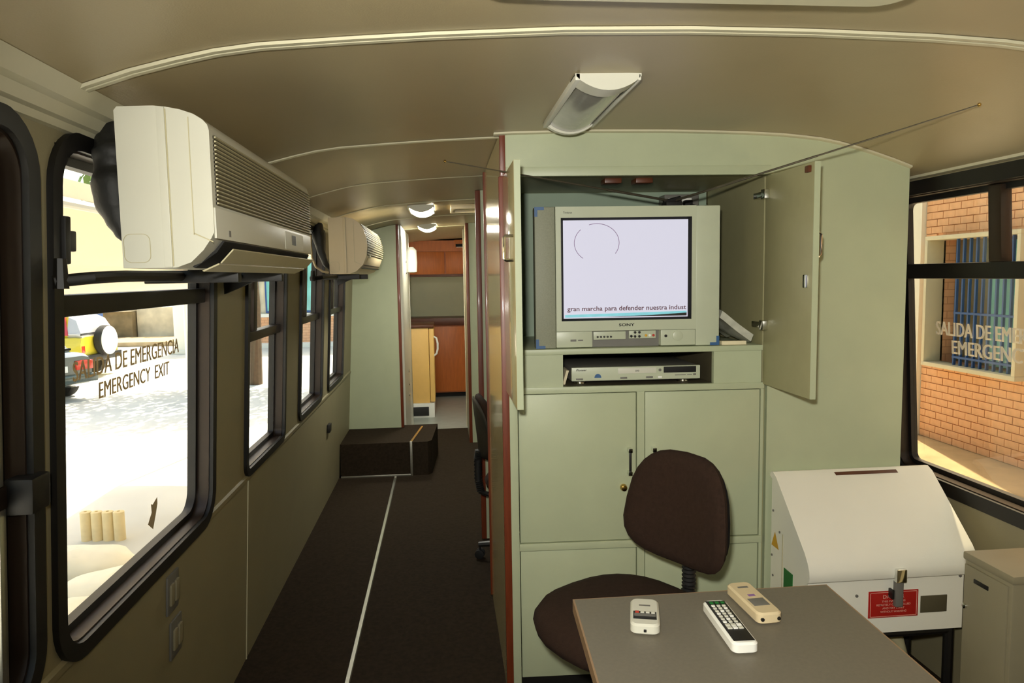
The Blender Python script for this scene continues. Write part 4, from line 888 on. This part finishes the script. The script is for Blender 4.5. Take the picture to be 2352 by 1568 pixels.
# vehicles: local +X is the rear end
def wheel(parent, x, y, r, w, nm='wheel', axis=(0, 1, 0), z=None):
    z = r if z is None else z
    m = MB(); m.lathe([(r * .62, -w / 2), (r * .92, -w / 2), (r, -w * .3), (r, w * .3), (r * .92, w / 2), (r * .62, w / 2)], (x, y, z), axis, 24); t = m.build(nm, M_tyre, parent)
    m = MB(); m.lathe([(r * .60, -w * .42), (r * .60, w * .42), (r * .3, w * .46), (r * .1, w * .5)], (x, y, z), axis, 20); m.build('hub_cap', M_suvs, t); return t
def body_loft(secs, wid, name, mt, parent):
    """secs: list of (x, z_bottom, z_shoulder, z_top, half width bottom, half width top)"""
    m = MB(); vs = []; fs = []
    for x, zb, zs, zt, hb, ht in secs:
        ring = [(-hb * .9, zb), (-hb, zb + .12), (-hb, zs), (-ht, zt - .03), (-ht * .8, zt), (ht * .8, zt), (ht, zt - .03), (hb, zs), (hb, zb + .12), (hb * .9, zb)]
        vs += [(x, y, z) for y, z in ring]
    K = 10
    for i in range(len(secs) - 1):
        for k in range(K): j = (k + 1) % K; fs.append((i * K + k, i * K + j, (i + 1) * K + j, (i + 1) * K + k))
    fs += [tuple(range(K)), tuple(range((len(secs) - 1) * K, len(secs) * K))]
    m.raw(vs, fs); return m.build(name, mt, parent, angle=30)
car = thing('car', 'dark green hatchback car with red tail lights parked in the yard', 'car', (-8.12, 14.75, GZ), math.radians(-25), local=True)
body_loft([(-2.0, .35, .55, .62, .70, .60), (-1.9, .25, .62, .72, .80, .70), (-1.0, .22, .70, .86, .84, .76), (1.2, .22, .80, .92, .84, .78), (1.75, .24, .80, .90, .82, .76), (1.95, .32, .72, .84, .76, .70)], .8, 'body', M_carg, car)
body_loft([(-1.0, .84, .88, .90, .74, .70), (-.35, .84, .95, 1.32, .76, .58), (.8, .84, .95, 1.34, .76, .58), (1.45, .84, .92, .98, .74, .66)], .8, 'cabin', M_carg, car)
m = MB(); m.raw([(.86, -.54, 1.30), (.86, .54, 1.30), (1.44, .62, .985), (1.44, -.62, .985), (.89, -.54, 1.32), (.89, .54, 1.32), (1.47, .62, 1.005), (1.47, -.62, 1.005)], [(0, 1, 2, 3), (4, 5, 6, 7), (0, 1, 5, 4), (1, 2, 6, 5), (2, 3, 7, 6), (3, 0, 4, 7)]); m.build('rear_window', M_suvs, car)  # silver on the rear glass stands in for white glare
for s in (-1, 1):
    m = MB(); m.box(-.55, .7, s * .70 - .01, s * .70 + .01, .95, 1.22, .008); m.build('side_window', M_cglass, car)
    m = MB(); m.box(1.78, 1.99, s * .58 - .18, s * .58 + .18, .58, .76, .02); m.build('tail_light', M_tail, car)
    for x in (-1.25, 1.2): wheel(car, x, s * .78, .29, .18)
m = MB(); m.box(1.86, 2.06, -.80, .80, .34, .50, .03); m.build('bumper', M_carg, car)
m = MB(); m.box(1.95, 1.985, -.22, .22, .56, .68, .005); m.build('number_plate', M_white, car)
suv = thing('off_road_car', 'yellow and silver off-road car with a spare wheel on its tailgate', 'car', (-9.02, 18.18, GZ), math.radians(-6), local=True)
body_loft([(-1.8, .40, .72, .86, .70, .62), (-1.7, .36, .78, .95, .76, .70), (-.6, .36, .84, 1.0, .78, .72), (1.5, .36, .84, 1.0, .78, .72), (1.62, .42, .82, .98, .75, .70)], .8, 'body', M_suvy, suv)
body_loft([(-.75, .95, 1.0, 1.02, .70, .66), (-.30, .95, 1.05, 1.50, .70, .56), (1.10, .95, 1.05, 1.54, .70, .56), (1.28, .95, 1.05, 1.48, .70, .57)], .8, 'front_cabin', M_suvy, suv)
body_loft([(1.28, .95, 1.05, 1.48, .70, .57), (1.45, .95, 1.05, 1.40, .70, .58), (1.60, .95, 1.02, 1.05, .70, .66)], .8, 'tail_cabin', M_suvs, suv)
for s in (-1, 1):
    m = MB(); m.raw([(.66, s * .690, 1.08), (1.10, s * .690, 1.08), (1.02, s * .60, 1.43), (.58, s * .60, 1.43), (.66, s * .706, 1.08), (1.10, s * .706, 1.08), (1.02, s * .618, 1.43), (.58, s * .618, 1.43)], [(0, 1, 2, 3), (4, 5, 6, 7), (0, 1, 5, 4), (1, 2, 6, 5), (2, 3, 7, 6), (3, 0, 4, 7)]); m.build('side_window', M_cglass, suv)
    m = MB(); m.raw([(1.18, s * .698, 1.03), (1.32, s * .698, 1.03), (1.22, s * .600, 1.46), (1.08, s * .600, 1.46), (1.18, s * .712, 1.03), (1.32, s * .712, 1.03), (1.22, s * .618, 1.46), (1.08, s * .618, 1.46)], [(0, 1, 2, 3), (4, 5, 6, 7), (0, 1, 5, 4), (1, 2, 6, 5), (2, 3, 7, 6), (3, 0, 4, 7)]); m.build('side_stripe', M_suvr, suv)
    for x in (-1.15, 1.0): wheel(suv, x, s * .72, .34, .22)
    m = MB(); m.box(1.50, 1.63, s * .66 - .06, s * .66 + .06, .62, .78, .01); m.build('tail_light', M_tail, suv)
m = MB(); m.box(1.55, 1.72, -.76, .76, .40, .56, .02); m.build('bumper', M_dark, suv)
sp = wheel(suv, 1.74, .05, .36, .2, 'spare_wheel', (1, 0, 0), .86)
m = MB(); m.lathe([(.34, .09), (.34, .105), (.30, .125), (.1, .135)], (1.74, .05, .86), (1, 0, 0), 28); m.build('wheel_cover', M_white, sp)

# yard wall, column, greenery
sw = thing('stone_wall', 'rough brown stone garden wall at the back of the yard', 'wall', (-14, 29, GZ))
m = MB(); m.box(-20, -11.0, 28.6, 29.2, GZ, .36, .06); m.build('stonework', M_stone, sw)
m = MB(); m.box(-20, -11.0, 28.5, 29.3, .36, .44, .02); m.build('coping', M_plaster, sw)
m = MB(); m.box(-10.95, -7.4, 28.9, 29.2, GZ, .50, .02); tag(m.build('plaster_wall', M_plaster), 'pale plastered wall joined to the stone wall', 'wall')
m = MB(); m.box(-16, -7.8, 25.9, 28.4, GZ, GZ + .16, .02); tag(m.build('kerb', M_walk), 'low pavement kerb running in front of the plastered wall', 'kerb')
m = MB(); m.box(-7.45, -7.05, 22.9, 23.3, GZ, 4.2, .01); m.box(-7.55, -6.95, 22.8, 23.4, GZ, GZ + .12, .02); tag(m.build('column', M_colw), 'white painted porch column beside the brick building', 'column')
m = MB(); m.box(-10.95, -10.1, 23.6, 24.3, GZ, .95, .05); tag(m.build('blue_bin', M_bluew), 'blue container behind the off-road car', 'container')
def tree(name, label, base, h, crown, trunk_r, n_leaf, leaf, cat='tree', group=None):
    t = thing(name, label, cat, base, 0.0, group, local=True)
    m = MB(); m.tube([(0, 0, 0), (.05, .03, h * .5), (0, 0, h)], [trunk_r, trunk_r * .8, trunk_r * .6], 10)
    for k in range(5):
        a = k * 1.257; m.tube([(0, 0, h * .8), (crown[0] * .35 * math.cos(a), crown[0] * .35 * math.sin(a), h + crown[2] * .3), (crown[0] * .6 * math.cos(a), crown[0] * .6 * math.sin(a), h + crown[2] * .7)], [trunk_r * .5, trunk_r * .35, trunk_r * .1], 6)
    m.build('trunk', M_bark, t)
    m = MB(); rnd = random.Random(len(label))
    for i in range(n_leaf):
        while True:
            p = Vector((rnd.uniform(-1, 1), rnd.uniform(-1, 1), rnd.uniform(-1, 1)))
            if .35 < p.length < 1: break
        c = Vector((p.x * crown[0], p.y * crown[1], h + crown[2] * .6 + p.z * crown[2]))
        u = Vector((rnd.uniform(-1, 1), rnd.uniform(-1, 1), rnd.uniform(-1, 1))).normalized(); v = u.orthogonal().normalized()
        m.raw([c - u * leaf, c + v * leaf * .5, c + u * leaf, c - v * leaf * .5], [(0, 1, 2, 3)])
    tag(m.build('foliage', M_leaf, t, smooth=False), kind='stuff'); return t
tree('tree', 'leafy shade tree in the yard between the bus and the brick building', (-3.25, 15.8, GZ), 3.4, (3.2, 2.2, 1.2), .14, 3500, .16, group='yard trees')
tree('tree', 'green tree rising behind the plastered wall', (-9.5, 32, GZ), 2.0, (3.2, 2.0, 1.8), .2, 2500, .2, group='yard trees')
tree('tree', 'green tree rising behind the stone wall', (-16.0, 33, GZ), 2.2, (3.5, 2.0, 1.8), .2, 2500, .2, group='yard trees')

# brick building across the yard (seen through the sliding windows)
fb = thing('yard_building', 'brick building with blue framed windows across the yard', 'building', (-2, 27, GZ))
MB().box(-6.6, 3.5, 24.6, 30, GZ, .25).build('brick_base', M_mortar, fb)
MB().box(-6.6, 3.5, 24.5, 30, .25, .36).build('sill_band', M_colw, fb)
MB().box(-6.6, 3.5, 24.75, 30, .36, 3.4).build('upper_wall', M_plaster, fb)
MB().box(-6.9, 3.8, 24.3, 30.2, 3.4, 3.6).build('roof_slab', M_colw, fb)
for x in (-6.3, -5.1, -3.9, -2.7, -1.5, -.3):
    f = MB().box(x, x + 1.0, 24.68, 24.76, .38, 2.6).build('window', M_bluew, fb)
    for q in (0, 1): MB().box(x + .06 + q * .46, x + .46 + q * .46, 24.66, 24.69, .45, 2.5).build('pane', M_wing, f)
MB().box(-6.9, 3.8, 24.2, 24.6, GZ, GZ + .14).build('plinth', M_colw, fb)

# ------------------------------------------------------------------ brick house seen through the far emergency window
BXX = 7.0
hb = thing('brick_house', 'orange brick house with a barred window beside the bus', 'building', (8.2, 6, GZ))
WY0, WY1, WZ0, WZ1 = 7.04, 8.44, .335, 1.84
m = MB(); hx = BXX + .02
m.box(hx, hx + .3, -4, WY0, GZ, 5.2); m.box(hx, hx + .3, WY1, 8.76, GZ, 5.2); m.box(hx, hx + .3, WY0, WY1, GZ, WZ0); m.box(hx, hx + .3, WY0, WY1, WZ1, 5.2); m.build('brick_backing', M_mortar, hb)
proto = {}
bw, bh = .205, .09; cnt = 0
z = GZ + .07; row = 0
while z < 2.75 and cnt < 298:
    y = 0
    segs = []
    yy = 8.755
    first = True
    while yy > 6.55:
        ln = bw / 2 if (first and row % 2) else bw; first = False
        y1, y0 = yy, max(yy - ln, 6.4); yy -= ln
        zc0, zc1 = z, z + bh
        if zc1 > WZ0 - .02 and zc0 < WZ1 + .02 and y1 > WY0 - .03 and y0 < WY1 + .03: continue
        if zc0 > 1.9 and y1 < 6.8: continue
        key = round(ln, 3)
        px = random.uniform(0, .005)
        if key not in proto:
            mm = MB(); mm.box(BXX, BXX + .03, y0 + .005, y1 - .005, z + .005, z + bh - .005); proto[key] = (mm.build('brick', M_brick, hb), y0, z)
            proto[key][0].data.materials[0] = M_brick
        else:
            b0, by, bz = proto[key]; c = b0.copy(); COL.objects.link(c); c.parent = hb; c.location = Vector((-px, y0 - by, z - bz))
        cnt += 1
    z += bh; row += 1
wn_ = MB().box(BXX + .18, BXX + .20, WY0, WY1, WZ0, WZ1).build('house_window', M_wingd, hb)
m = MB(); f = .05
for a in ((WY0 - f, WY1 + f, WZ1, WZ1 + f), (WY0 - f, WY1 + f, WZ0 - f, WZ0), (WY0 - f, WY0, WZ0, WZ1), (WY1, WY1 + f, WZ0, WZ1)): m.box(BXX - .20, BXX + .05, a[0], a[1], a[2], a[3], .006)
m.build('window_frame', M_winf, wn_)
MB().box(BXX + .10, BXX + .11, 7.10, 7.78, .36, 1.80).build('pane', M_wing, wn_)
for k in range(9): MB().box(BXX - .10, BXX - .07, 7.20 + k * .105, 7.222 + k * .105, WZ0, WZ1).build('bar', M_bluew, wn_)
for z in (.42, .95, 1.5): MB().box(BXX - .11, BXX - .06, WY0, 8.06, z, z + .025).build('cross_bar', M_bluew, wn_)
MB().box(BXX - .35, BXX + .3, -4, 9.5, 5.2, 5.4).build('eaves', M_colw, hb)
m = MB(); m.box(6.94, 7.3, 8.765, 9.09, GZ, 5.2, .01); tag(m.build('porch_column', M_colw), 'white column at the end of the orange brick house', 'column')
m = MB(); m.box(5.3, 7.4, -4, 12, GZ, GZ + .07, .01); struct(m.build('pavement', M_walk), 'stone pavement along the brick house')
